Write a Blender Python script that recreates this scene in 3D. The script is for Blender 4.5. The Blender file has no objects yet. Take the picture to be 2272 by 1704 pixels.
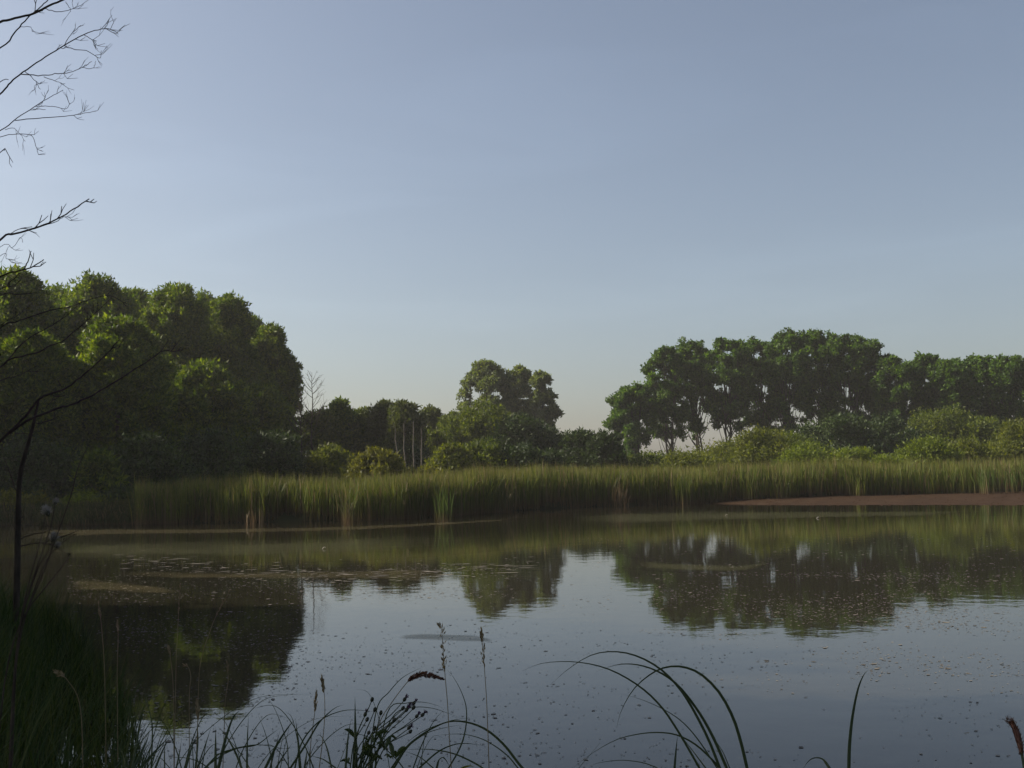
import bpy, math, random
import numpy as np

# ------------------------------------------------------------------ camera, sky, sun, exposure
scene = bpy.context.scene
COL = scene.collection
FPX = 2400.0                      # focal length in photograph pixels (2272 wide)
CAM_Z = 2.1                       # eye above the water (water is z = 0)
PITCH = math.atan((1047 - 852) / FPX)
ROLL = math.radians(1.3)
Fv = np.array([0, math.cos(PITCH), math.sin(PITCH)])
R0 = np.array([1.0, 0, 0]); U0 = np.array([0, -math.sin(PITCH), math.cos(PITCH)])
Rv = R0 * math.cos(ROLL) - U0 * math.sin(ROLL)
Uv = U0 * math.cos(ROLL) + R0 * math.sin(ROLL)
CAM = np.array([0, 0, CAM_Z])

from mathutils import Matrix, Vector
cam_data = bpy.data.cameras.new('camera')
cam = bpy.data.objects.new('camera', cam_data)
COL.objects.link(cam)
M = Matrix(((Rv[0], Uv[0], -Fv[0], 0), (Rv[1], Uv[1], -Fv[1], 0), (Rv[2], Uv[2], -Fv[2], CAM_Z), (0, 0, 0, 1)))
cam.matrix_world = M
cam_data.sensor_fit = 'HORIZONTAL'
cam_data.sensor_width = 36.0
cam_data.lens = 36.0 * FPX / 2272.0
cam_data.clip_start = 0.05
cam_data.clip_end = 3000
scene.camera = cam

SUN_EL = math.radians(34)
SUN_AZ = math.radians(-77)        # measured from the view direction (+Y), negative = left
world = bpy.data.worlds.new('World'); scene.world = world
world.use_nodes = True
wn = world.node_tree.nodes; wl = world.node_tree.links
sky = wn.new('ShaderNodeTexSky'); sky.sky_type = 'NISHITA'
sky.sun_disc = False
sky.sun_elevation = SUN_EL; sky.sun_rotation = SUN_AZ
sky.altitude = 0; sky.air_density = 1.0; sky.dust_density = 2.4; sky.ozone_density = 1.6
wn['Background'].inputs[1].default_value = 0.069
# hazy air: paler sky with faint high streaks
hsv = wn.new('ShaderNodeHueSaturation'); hsv.inputs['Saturation'].default_value = 0.76
wl.new(sky.outputs[0], hsv.inputs['Color'])
wtc = wn.new('ShaderNodeTexCoord'); wmp = wn.new('ShaderNodeMapping')
wmp.inputs['Rotation'].default_value = (0.3, 0.5, 0.6); wmp.inputs['Scale'].default_value = (1.2, 5.0, 9.0)
wnz = wn.new('ShaderNodeTexNoise'); wnz.inputs['Scale'].default_value = 1.3; wnz.inputs['Detail'].default_value = 5; wnz.inputs['Distortion'].default_value = 0.6
wl.new(wtc.outputs['Generated'], wmp.inputs[0]); wl.new(wmp.outputs[0], wnz.inputs['Vector'])
wmr = wn.new('ShaderNodeMapRange'); wmr.inputs[1].default_value = 0.5; wmr.inputs[2].default_value = 0.8; wmr.inputs[3].default_value = 1.0; wmr.inputs[4].default_value = 1.10
wl.new(wnz.outputs['Fac'], wmr.inputs[0])
wmx = wn.new('ShaderNodeVectorMath'); wmx.operation = 'SCALE'
wl.new(hsv.outputs[0], wmx.inputs[0]); wl.new(wmr.outputs[0], wmx.inputs['Scale'])
wl.new(wmx.outputs[0], wn['Background'].inputs[0])

sd = bpy.data.lights.new('sun', 'SUN'); sun = bpy.data.objects.new('sun', sd); COL.objects.link(sun)
sd.energy = 5.0; sd.angle = math.radians(0.6); sd.color = (1.0, 0.90, 0.74)
to_sun = Vector((math.sin(SUN_AZ) * math.cos(SUN_EL), math.cos(SUN_AZ) * math.cos(SUN_EL), math.sin(SUN_EL)))
sun.rotation_euler = to_sun.to_track_quat('Z', 'Y').to_euler()
sun.location = (-60, 20, 60)

vs = scene.view_settings
vs.view_transform = 'Standard'; vs.look = 'None'; vs.gamma = 1.0; vs.use_curve_mapping = False
vs.exposure = 0.82
cy = scene.cycles
cy.use_denoising = True
cy.max_bounces = 6; cy.diffuse_bounces = 2; cy.glossy_bounces = 3; cy.transmission_bounces = 3
cy.transparent_max_bounces = 8; cy.volume_bounces = 0
cy.caustics_reflective = False; cy.caustics_refractive = False
cy.sample_clamp_indirect = 4.0

# ------------------------------------------------------------------ helpers
random.seed(4)
rng = np.random.default_rng(11)

def ray(px, py):
    return Fv + Rv * ((px - 1136) / FPX) + Uv * ((852 - py) / FPX)
def at(px, py, D):
    """point seen at a photograph pixel, at forward distance D"""
    d = ray(px, py); return CAM + d * (D / d[1])
def gnd(px, py, z=0.0):
    d = ray(px, py); return CAM + d * ((z - CAM_Z) / d[2])

def tag(o, label=None, cat=None, group=None, kind=None):
    if label: o['label'] = label
    if cat: o['category'] = cat
    if group: o['group'] = group
    if kind: o['kind'] = kind
    return o

def empty(name, loc, label=None, cat=None, group=None):
    o = bpy.data.objects.new(name, None); COL.objects.link(o)
    o.location = loc; o.empty_display_size = 0.3
    return tag(o, label, cat, group)

def mesh_np(name, verts, faces, mat, parent=None, loops_per_face=None, smooth=False):
    """verts (N,3) array in world space, faces (M,k) array or list of tuples"""
    me = bpy.data.meshes.new(name)
    verts = np.asarray(verts, dtype=np.float32)
    off = np.array(parent.location, dtype=np.float32) if parent is not None else np.zeros(3, np.float32)
    if parent is not None and parent.parent is not None:
        off = off + np.array(parent.parent.location, dtype=np.float32)
    verts = verts - off
    faces = np.asarray(faces, dtype=np.int32)
    k = faces.shape[1]
    me.vertices.add(len(verts)); me.vertices.foreach_set('co', verts.ravel())
    me.loops.add(faces.size); me.loops.foreach_set('vertex_index', faces.ravel())
    me.polygons.add(len(faces))
    me.polygons.foreach_set('loop_start', np.arange(0, faces.size, k, dtype=np.int32))
    me.polygons.foreach_set('loop_total', np.full(len(faces), k, dtype=np.int32))
    if smooth:
        me.polygons.foreach_set('use_smooth', np.ones(len(faces), dtype=bool))
    me.update(calc_edges=True); me.validate()
    if mat: me.materials.append(mat)
    o = bpy.data.objects.new(name, me); COL.objects.link(o)
    if parent is not None: o.parent = parent
    return o

def unit(v):
    v = np.asarray(v, float); return v / (np.linalg.norm(v, axis=-1, keepdims=True) + 1e-9)

def tube_geo(pts, radii, sides=5):
    pts = np.asarray(pts, float); n = len(pts)
    radii = np.broadcast_to(np.asarray(radii, float), (n,))
    tan = np.gradient(pts, axis=0); tan = unit(tan)
    ref = np.array([0.31, 0.95, 0.05])
    a = unit(np.cross(tan, ref)); b = np.cross(tan, a)
    ang = np.linspace(0, 2 * math.pi, sides, endpoint=False)
    ring = (a[:, None, :] * np.cos(ang)[None, :, None] + b[:, None, :] * np.sin(ang)[None, :, None]) * radii[:, None, None] + pts[:, None, :]
    v = ring.reshape(-1, 3)
    i = np.arange(n - 1)[:, None] * sides; j = np.arange(sides)[None, :]; j2 = (j + 1) % sides
    f = np.stack([i + j, i + j2, i + sides + j2, i + sides + j], -1).reshape(-1, 4)
    return v, f

class Geo:
    def __init__(self): self.v = []; self.f = []; self.n = 0
    def add(self, v, f):
        self.v.append(np.asarray(v, float)); self.f.append(np.asarray(f, int) + self.n); self.n += len(v); return self
    def tube(self, pts, radii, sides=5): return self.add(*tube_geo(pts, radii, sides))
    def build(self, name, mat, parent=None, smooth=False):
        return mesh_np(name, np.concatenate(self.v), np.concatenate(self.f), mat, parent, smooth=smooth)

def spline(pts, n):
    """Catmull-Rom through points, n samples"""
    P = np.asarray(pts, float)
    if len(P) < 3:
        t = np.linspace(0, 1, n)[:, None]; return P[0] * (1 - t) + P[-1] * t
    Q = np.vstack([2 * P[0] - P[1], P, 2 * P[-1] - P[-2]])
    out = []
    for t in np.linspace(0, len(P) - 1 - 1e-6, n):
        i = int(t); u = t - i
        p0, p1, p2, p3 = Q[i], Q[i + 1], Q[i + 2], Q[i + 3]
        out.append(0.5 * (2 * p1 + (p2 - p0) * u + (2 * p0 - 5 * p1 + 4 * p2 - p3) * u * u + (3 * p1 - p0 - 3 * p2 + p3) * u ** 3))
    return np.array(out)

def ribbon_geo(pts, widths, fold=0.3, sidehint=(0, 1, 0.2)):
    """a folded leaf blade: left edge, keel, right edge"""
    pts = np.asarray(pts, float); n = len(pts)
    tan = unit(np.gradient(pts, axis=0))
    side = unit(np.cross(tan, np.asarray(sidehint, float)))
    nor = np.cross(side, tan)
    w = np.asarray(widths, float)[:, None] * 0.5
    v = np.stack([pts - side * w + nor * w * fold, pts - nor * w * fold, pts + side * w + nor * w * fold], 1).reshape(-1, 3)
    i = np.arange(n - 1)[:, None] * 3
    f = np.concatenate([i + np.array([[0, 1, 4, 3]]), i + np.array([[1, 2, 5, 4]])])
    return v, f

# ------------------------------------------------------------------ materials
def new_mat(name):
    m = bpy.data.materials.new(name); m.use_nodes = True
    nt = m.node_tree; nt.nodes.clear()
    out = nt.nodes.new('ShaderNodeOutputMaterial')
    return m, nt, out

def ramp(nt, stops, fac):
    r = nt.nodes.new('ShaderNodeValToRGB')
    e = r.color_ramp.elements
    while len(e) < len(stops): e.new(0.5)
    for el, (p, c) in zip(e, stops):
        el.position = p; el.color = (*c, 1)
    nt.links.new(fac, r.inputs[0]); return r

def foliage(name, dark, mid, light, trans=0.45, rough=0.6, scale=0.35, tcol=(1.45, 1.45, 0.28)):
    m, nt, out = new_mat(name)
    L = nt.links
    geo = nt.nodes.new('ShaderNodeNewGeometry')
    tc = nt.nodes.new('ShaderNodeTexCoord')
    nz = nt.nodes.new('ShaderNodeTexNoise'); nz.inputs['Scale'].default_value = scale; nz.inputs['Detail'].default_value = 2
    L.new(tc.outputs['Object'], nz.inputs['Vector'])
    mix = nt.nodes.new('ShaderNodeMath'); mix.operation = 'MULTIPLY_ADD'
    L.new(geo.outputs['Random Per Island'], mix.inputs[0]); mix.inputs[1].default_value = 0.55
    sub = nt.nodes.new('ShaderNodeMath'); sub.operation = 'MULTIPLY'; sub.inputs[1].default_value = 0.5
    L.new(nz.outputs['Fac'], sub.inputs[0]); L.new(sub.outputs[0], mix.inputs[2])
    r = ramp(nt, [(0.12, tuple(c * 0.75 for c in dark)), (0.5, tuple(c * 0.8 for c in mid)), (0.9, light)], mix.outputs[0])
    p = nt.nodes.new('ShaderNodeBsdfPrincipled')
    p.inputs['Roughness'].default_value = rough; p.inputs['Specular IOR Level'].default_value = 0.25
    L.new(r.outputs[0], p.inputs['Base Color'])
    t = nt.nodes.new('ShaderNodeBsdfTranslucent')
    g = nt.nodes.new('ShaderNodeMix'); g.data_type = 'RGBA'; g.blend_type = 'MULTIPLY'; g.inputs[0].default_value = 1.0
    L.new(r.outputs[0], g.inputs[6]); g.inputs[7].default_value = (*tcol, 1)
    L.new(g.outputs[2], t.inputs['Color'])
    ms = nt.nodes.new('ShaderNodeMixShader'); ms.inputs[0].default_value = trans
    L.new(p.outputs[0], ms.inputs[1]); L.new(t.outputs[0], ms.inputs[2]); L.new(ms.outputs[0], out.inputs[0])
    return m

def bark(name, c1, c2, scale=6.0, rough=0.9):
    m, nt, out = new_mat(name); L = nt.links
    tc = nt.nodes.new('ShaderNodeTexCoord')
    mp = nt.nodes.new('ShaderNodeMapping'); mp.inputs['Scale'].default_value = (1, 1, 0.35)
    nz = nt.nodes.new('ShaderNodeTexNoise'); nz.inputs['Scale'].default_value = scale; nz.inputs['Detail'].default_value = 6
    L.new(tc.outputs['Object'], mp.inputs[0]); L.new(mp.outputs[0], nz.inputs['Vector'])
    r = ramp(nt, [(0.35, c1), (0.65, c2)], nz.outputs['Fac'])
    p = nt.nodes.new('ShaderNodeBsdfPrincipled'); p.inputs['Roughness'].default_value = rough
    p.inputs['Specular IOR Level'].default_value = 0.2
    b = nt.nodes.new('ShaderNodeBump'); b.inputs['Strength'].default_value = 0.5; b.inputs['Distance'].default_value = 0.01
    L.new(nz.outputs['Fac'], b.inputs['Height']); L.new(b.outputs[0], p.inputs['Normal'])
    L.new(r.outputs[0], p.inputs['Base Color']); L.new(p.outputs[0], out.inputs[0])
    return m

MAT = {}
MAT['willow'] = foliage('willow_leaves', (0.023, 0.044, 0.005), (0.063, 0.108, 0.009), (0.165, 0.205, 0.018))
MAT['poplar'] = foliage('poplar_leaves', (0.016, 0.042, 0.008), (0.042, 0.094, 0.013), (0.105, 0.175, 0.026))
MAT['thicket'] = foliage('thicket_leaves', (0.028, 0.046, 0.007), (0.066, 0.096, 0.012), (0.14, 0.165, 0.022))
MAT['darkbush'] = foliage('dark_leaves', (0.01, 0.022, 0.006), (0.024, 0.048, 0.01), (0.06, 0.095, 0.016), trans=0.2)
MAT['olive'] = foliage('olive_leaves', (0.05, 0.066, 0.009), (0.09, 0.112, 0.014), (0.16, 0.17, 0.026))
MAT['brightbush'] = foliage('bright_shrub_leaves', (0.052, 0.082, 0.008), (0.105, 0.145, 0.013), (0.17, 0.205, 0.024))
MAT['yellowbush'] = foliage('yellow_shrub_leaves', (0.060, 0.065, 0.008), (0.11, 0.115, 0.014), (0.17, 0.165, 0.025), trans=0.4)
MAT['painted_haze'] = foliage('painted_haze_leaves', (0.055, 0.085, 0.038), (0.10, 0.135, 0.062), (0.17, 0.20, 0.10))  # haze over the tall middle trees, put into a paler leaf colour
MAT['birch'] = foliage('birch_leaves', (0.032, 0.048, 0.014), (0.060, 0.080, 0.025), (0.10, 0.115, 0.04))
MAT['grass'] = foliage('bank_grass_blades', (0.014, 0.028, 0.006), (0.034, 0.062, 0.012), (0.085, 0.090, 0.030), trans=0.3, scale=0.8)
MAT['sedge'] = foliage('sedge_blades', (0.020, 0.032, 0.012), (0.032, 0.050, 0.018), (0.055, 0.075, 0.028), trans=0.25, scale=2)
MAT['straw'] = foliage('dry_straw', (0.14, 0.10, 0.05), (0.22, 0.17, 0.09), (0.30, 0.24, 0.14), trans=0.25, scale=20, tcol=(1, 0.9, 0.7))
MAT['redhead'] = foliage('red_brown_seed', (0.06, 0.022, 0.014), (0.10, 0.040, 0.026), (0.14, 0.065, 0.04), trans=0.2, scale=40)
MAT['purple'] = foliage('purple_florets', (0.035, 0.018, 0.045), (0.065, 0.032, 0.085), (0.10, 0.055, 0.12), trans=0.2, scale=40)
MAT['bud'] = foliage('dark_bud', (0.014, 0.018, 0.012), (0.026, 0.030, 0.018), (0.04, 0.04, 0.026), trans=0.1, scale=40)
MAT['fluff'] = foliage('thistle_down', (0.25, 0.23, 0.20), (0.36, 0.33, 0.30), (0.46, 0.43, 0.40), trans=0.4, scale=30, tcol=(1, 1, 1))
MAT['bark'] = bark('grey_bark', (0.030, 0.024, 0.018), (0.075, 0.062, 0.048))
MAT['poplarbark'] = bark('poplar_bark', (0.022, 0.019, 0.015), (0.055, 0.046, 0.036))
MAT['deadbark'] = bark('dead_bark', (0.022, 0.016, 0.012), (0.06, 0.046, 0.035), scale=14)
MAT['birchbark'] = bark('birch_bark', (0.09, 0.075, 0.058), (0.22, 0.19, 0.155), scale=4)

def ground_mat(name, c1, c2, c3, scale, bump=0.03, rough=0.95):
    m, nt, out = new_mat(name); L = nt.links
    tc = nt.nodes.new('ShaderNodeTexCoord')
    nz = nt.nodes.new('ShaderNodeTexNoise'); nz.inputs['Scale'].default_value = scale; nz.inputs['Detail'].default_value = 8
    L.new(tc.outputs['Object'], nz.inputs['Vector'])
    r = ramp(nt, [(0.3, c1), (0.5, c2), (0.7, c3)], nz.outputs['Fac'])
    p = nt.nodes.new('ShaderNodeBsdfPrincipled'); p.inputs['Roughness'].default_value = rough
    p.inputs['Specular IOR Level'].default_value = 0.08
    b = nt.nodes.new('ShaderNodeBump'); b.inputs['Strength'].default_value = 0.6; b.inputs['Distance'].default_value = bump
    n2 = nt.nodes.new('ShaderNodeTexNoise'); n2.inputs['Scale'].default_value = scale * 6; n2.inputs['Detail'].default_value = 6
    L.new(tc.outputs['Object'], n2.inputs['Vector'])
    L.new(n2.outputs['Fac'], b.inputs['Height']); L.new(b.outputs[0], p.inputs['Normal'])
    L.new(r.outputs[0], p.inputs['Base Color']); L.new(p.outputs[0], out.inputs[0])
    return m
MAT['soil'] = ground_mat('bank_soil', (0.016, 0.014, 0.008), (0.024, 0.026, 0.010), (0.030, 0.040, 0.012), 0.6)
MAT['mud'] = ground_mat('wet_mud', (0.020, 0.010, 0.005), (0.030, 0.016, 0.008), (0.043, 0.025, 0.014), 1.2, bump=0.04, rough=0.95)

def water_mat():
    m, nt, out = new_mat('pond_water'); L = nt.links
    tc = nt.nodes.new('ShaderNodeTexCoord')
    p = nt.nodes.new('ShaderNodeBsdfPrincipled')
    p.inputs['Base Color'].default_value = (0.015, 0.013, 0.008, 1)
    p.inputs['Roughness'].default_value = 0.025
    p.inputs['IOR'].default_value = 1.333
    nz = nt.nodes.new('ShaderNodeTexNoise'); nz.inputs['Scale'].default_value = 2.2; nz.inputs['Detail'].default_value = 4
    L.new(tc.outputs['Object'], nz.inputs['Vector'])
    b = nt.nodes.new('ShaderNodeBump'); b.inputs['Strength'].default_value = 0.10; b.inputs['Distance'].default_value = 0.02
    L.new(nz.outputs['Fac'], b.inputs['Height']); L.new(b.outputs[0], p.inputs['Normal'])
    L.new(p.outputs[0], out.inputs[0])
    return m
MAT['water'] = water_mat()

def film_mat(name, col, lo, hi, scale, amount):
    """floating scum: patchy cover, water shows through the gaps"""
    m, nt, out = new_mat(name); L = nt.links
    tc = nt.nodes.new('ShaderNodeTexCoord')
    nz = nt.nodes.new('ShaderNodeTexNoise'); nz.inputs['Scale'].default_value = scale; nz.inputs['Detail'].default_value = 9; nz.inputs['Roughness'].default_value = 0.7
    mp = nt.nodes.new('ShaderNodeMapping'); mp.inputs['Scale'].default_value = (0.3, 1.0, 1.0)
    L.new(tc.outputs['Object'], mp.inputs[0]); L.new(mp.outputs[0], nz.inputs['Vector'])
    at_ = nt.nodes.new('ShaderNodeAttribute'); at_.attribute_name = 'cover'
    ad = nt.nodes.new('ShaderNodeMath'); ad.operation = 'ADD'
    L.new(nz.outputs['Fac'], ad.inputs[0]); L.new(at_.outputs['Fac'], ad.inputs[1])
    mr = nt.nodes.new('ShaderNodeMapRange'); mr.inputs[1].default_value = lo; mr.inputs[2].default_value = hi
    mr.inputs[3].default_value = 0; mr.inputs[4].default_value = amount
    L.new(ad.outputs[0], mr.inputs[0])
    r = ramp(nt, [(0.3, tuple(c * 0.75 for c in col)), (0.7, tuple(c * 1.2 for c in col))], nz.outputs['Fac'])
    d = nt.nodes.new('ShaderNodeBsdfDiffuse'); L.new(r.outputs[0], d.inputs[0])
    t = nt.nodes.new('ShaderNodeBsdfTransparent')
    ms = nt.nodes.new('ShaderNodeMixShader')
    L.new(mr.outputs[0], ms.inputs[0]); L.new(t.outputs[0], ms.inputs[1]); L.new(d.outputs[0], ms.inputs[2])
    L.new(ms.outputs[0], out.inputs[0])
    return m
MAT['film'] = film_mat('scum_film', (0.085, 0.073, 0.042), 0.90, 1.55, 1.6, 0.45)
MAT['filmgreen'] = film_mat('green_scum_film', (0.072, 0.073, 0.042), 0.85, 1.6, 1.2, 0.55)

def attr_mat(name, attr, trans=0.2):
    m, nt, out = new_mat(name); L = nt.links
    a = nt.nodes.new('ShaderNodeAttribute'); a.attribute_name = attr
    p = nt.nodes.new('ShaderNodeBsdfPrincipled'); p.inputs['Roughness'].default_value = 0.6
    p.inputs['Specular IOR Level'].default_value = 0.25
    L.new(a.outputs['Color'], p.inputs['Base Color'])
    t = nt.nodes.new('ShaderNodeBsdfTranslucent'); L.new(a.outputs['Color'], t.inputs['Color'])
    ms = nt.nodes.new('ShaderNodeMixShader'); ms.inputs[0].default_value = trans
    L.new(p.outputs[0], ms.inputs[1]); L.new(t.outputs[0], ms.inputs[2]); L.new(ms.outputs[0], out.inputs[0])
    return m
MAT['reed'] = attr_mat('reed_blades', 'tint', 0.4)
MAT['debris'] = attr_mat('floating_flecks', 'tint', 0.0)

def set_attr(o, name, cols):
    me = o.data
    a = me.color_attributes.new(name, 'FLOAT_COLOR', 'POINT')
    c = np.ones((len(me.vertices), 4), np.float32); c[:, :3] = cols
    a.data.foreach_set('color', c.ravel())

# ------------------------------------------------------------------ ground, water, mud bank
far_px = [(-420, 1185), (0, 1166), (150, 1166), (290, 1163), (450, 1161), (600, 1159), (800, 1155), (950, 1149), (1060, 1140), (1150, 1133), (1300, 1125),
          (1450, 1120), (1600, 1116), (1800, 1110), (2000, 1105), (2272, 1098), (2500, 1092)]
FAR = np.array([gnd(x, y)[:2] for x, y in far_px])
near = [(60, 60), (60, 30), (40, 6), (12, 3.4), (2, 3.5), (-0.6, 3.9), (-1.7, 4.8), (-2.5, 6.5), (-3.3, 8.8), (-4.6, 11.5), (-6.2, 14.6), (-7.8, 17.2), (-10.5, 19), (-16, 20), (-26, 24), (-42, 34)]
POND = np.vstack([FAR, np.array(near)])

def pond_sd(x, y):
    """signed distance to the shoreline: + on land"""
    P = np.stack([np.ravel(x), np.ravel(y)], -1)
    A = POND; B = np.roll(POND, -1, axis=0)
    best = np.full(len(P), 1e9); inside = np.zeros(len(P), bool)
    for a, b in zip(A, B):
        ab = b - a; t = np.clip(((P - a) @ ab) / (ab @ ab), 0, 1)
        d = np.hypot(*(P - (a + t[:, None] * ab)).T); best = np.minimum(best, d)
        cond = (a[1] > P[:, 1]) != (b[1] > P[:, 1])
        xi = a[0] + (P[:, 1] - a[1]) / (b[1] - a[1] + 1e-12) * ab[0]
        inside ^= cond & (P[:, 0] < xi)
    return np.where(inside, -best, best).reshape(np.shape(x))

def terrain_z(x, y):
    x = np.asarray(x, float); y = np.asarray(y, float)
    d = pond_sd(x, y)
    t = np.clip((d + 1.0) / 2.4, 0, 1); s = t * t * (3 - 2 * t)
    z = -0.5 + s * 0.86
    z = z + np.clip(d - 1.5, 0, 60) * 0.006
    z = z + 0.05 * np.sin(x * 0.9 + 0.7 * y) * np.cos(y * 0.55 - 0.3 * x) * (d > 0)
    return z
def tz(x, y): return float(terrain_z(np.array([x]), np.array([y]))[0])

def warp(n, lo, hi, c, dense):
    u = np.linspace(-1, 1, n); s = np.sinh(u * 3.2) / math.sinh(3.2)
    v = np.where(s < 0, c + (c - lo) * s, c + (hi - c) * s)
    return v
gx = warp(260, -600, 600, 0, 1); gy = warp(260, -90, 900, 14, 1)
GX, GY = np.meshgrid(gx, gy)
GZ = terrain_z(GX, GY)
nx, ny = len(gx), len(gy)
idx = np.arange(nx * ny).reshape(ny, nx)
tf = np.stack([idx[:-1, :-1], idx[:-1, 1:], idx[1:, 1:], idx[1:, :-1]], -1).reshape(-1, 4)
ground = mesh_np('ground', np.stack([GX, GY, GZ], -1).reshape(-1, 3), tf, MAT['soil'], smooth=True)
tag(ground, 'dark earth and grass of the pond banks and the land beyond', 'ground', kind='structure')

water = mesh_np('water', [(-70, 2.2, 0), (75, 2.2, 0), (75, 76, 0), (-70, 76, 0)], [(0, 1, 2, 3)], MAT['water'])
tag(water, 'still murky pond water mirroring trees and sky', 'water', kind='structure')

# mud bank on the right: low spit in front of the reeds
mf = [(1560, 1117.5), (1640, 1119.5), (1740, 1121.5), (1850, 1122.5), (2000, 1123), (2150, 1123.5), (2272, 1124.5), (2420, 1125)]
mfw = spline([gnd(x, y) for x, y in mf], 90)
mb = []
for p in mfw:                       # matching point on the far shore, along the same line of sight, plus a margin under the reeds
    s = np.interp(p[0] / p[1], FAR[:, 0] / FAR[:, 1], FAR[:, 1]) + 2.5
    mb.append((p[0] / p[1] * s, s))
mb = np.array(mb)
rows = 14; mv = []
for k in range(rows):
    t = k / (rows - 1)
    for i in range(len(mfw)):
        x = mfw[i, 0] * (1 - t) + mb[i, 0] * t; y = mfw[i, 1] * (1 - t) + mb[i, 1] * t
        if k == 0: y += 0.28 * math.sin(i * 0.37) + 0.16 * math.sin(i * 0.9) + 0.12 * math.sin(i * 2.3)
        z = -0.04 + 0.26 * (1 - (1 - t) ** 1.6) + 0.012 * math.sin(i * 1.7 + k * 2.1) * (t > 0)
        mv.append((x, y, z))
ii = np.arange(rows * len(mfw)).reshape(rows, len(mfw))
mfaces = np.stack([ii[:-1, :-1], ii[:-1, 1:], ii[1:, 1:], ii[1:, :-1]], -1).reshape(-1, 4)
tag(mesh_np('mud_bank', mv, mfaces, MAT['mud'], smooth=True), 'bare brown mud bank between the water and the reeds on the right', 'mud bank', kind='structure')

# clods and litter lying on the mud
mvA = np.array(mv).reshape(rows, len(mfw), 3); g = Geo()
for _ in range(700):
    kk = rng.integers(1, rows - 3); i = rng.integers(0, len(mfw) - 1); c = mvA[kk, i] + np.array([rng.uniform(-0.3, 0.3), rng.uniform(-0.3, 0.3), 0.0])
    s_ = rng.uniform(0.02, 0.09) ; a = rng.uniform(0, 6.28)
    q = [c + np.array([math.cos(a + w) * s_ * rng.uniform(0.6, 1.5), math.sin(a + w) * s_, -0.02]) for w in (0, 1.57, 3.14, 4.71)] + [c + np.array([0, 0, s_ * rng.uniform(0.25, 0.7)])]
    g.add(q, [(0, 1, 4), (1, 2, 4), (2, 3, 4), (3, 0, 4)])
tag(g.build('mud_clods', MAT['mud']), 'small clods and litter lying on the mud bank', 'mud', kind='stuff')

# ------------------------------------------------------------------ foliage builders
def leaf_geo(cen, rad, n, size, aspect=0.42, up=0.2, shell=0.5, squash=0.9, r=None):
    """n leaf-shaped faces over a set of puffs (centres cen, radii rad)"""
    r = r or rng
    cen = np.asarray(cen, float); rad = np.asarray(rad, float)
    wgt = rad ** 2; wgt = wgt / wgt.sum()
    k = r.choice(len(cen), n, p=wgt)
    d = unit(r.normal(size=(n, 3)) + np.array([0, 0, 0.25]))
    rr = rad[k] * (shell + (1 - shell) * r.random(n) ** 0.6) * (1 + 0.22 * r.normal(size=n))
    pos = cen[k] + d * rr[:, None] * np.array([1, 1, squash])
    ax = unit(d * 0.9 + r.normal(size=(n, 3)) * 0.75 + np.array([0, 0, up]))
    sd_ = unit(np.cross(ax, d + r.normal(size=(n, 3)) * 0.8))
    L = size * (0.6 + 0.8 * r.random(n))[:, None]; W = L * aspect * 0.5
    nn = np.cross(ax, sd_)
    tip = pos + ax * L
    v = np.stack([pos + sd_ * W * 1.5, pos - sd_ * W * 1.5, tip], 1).reshape(-1, 3)
    f = np.arange(n * 3).reshape(n, 3)
    return v, f

def wander(p, q, n, amp, r):
    t = np.linspace(0, 1, n)[:, None]
    w = r.normal(size=(n, 3)) * amp; w[0] = 0; w[-1] = 0
    return p * (1 - t) + q * t + w

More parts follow.
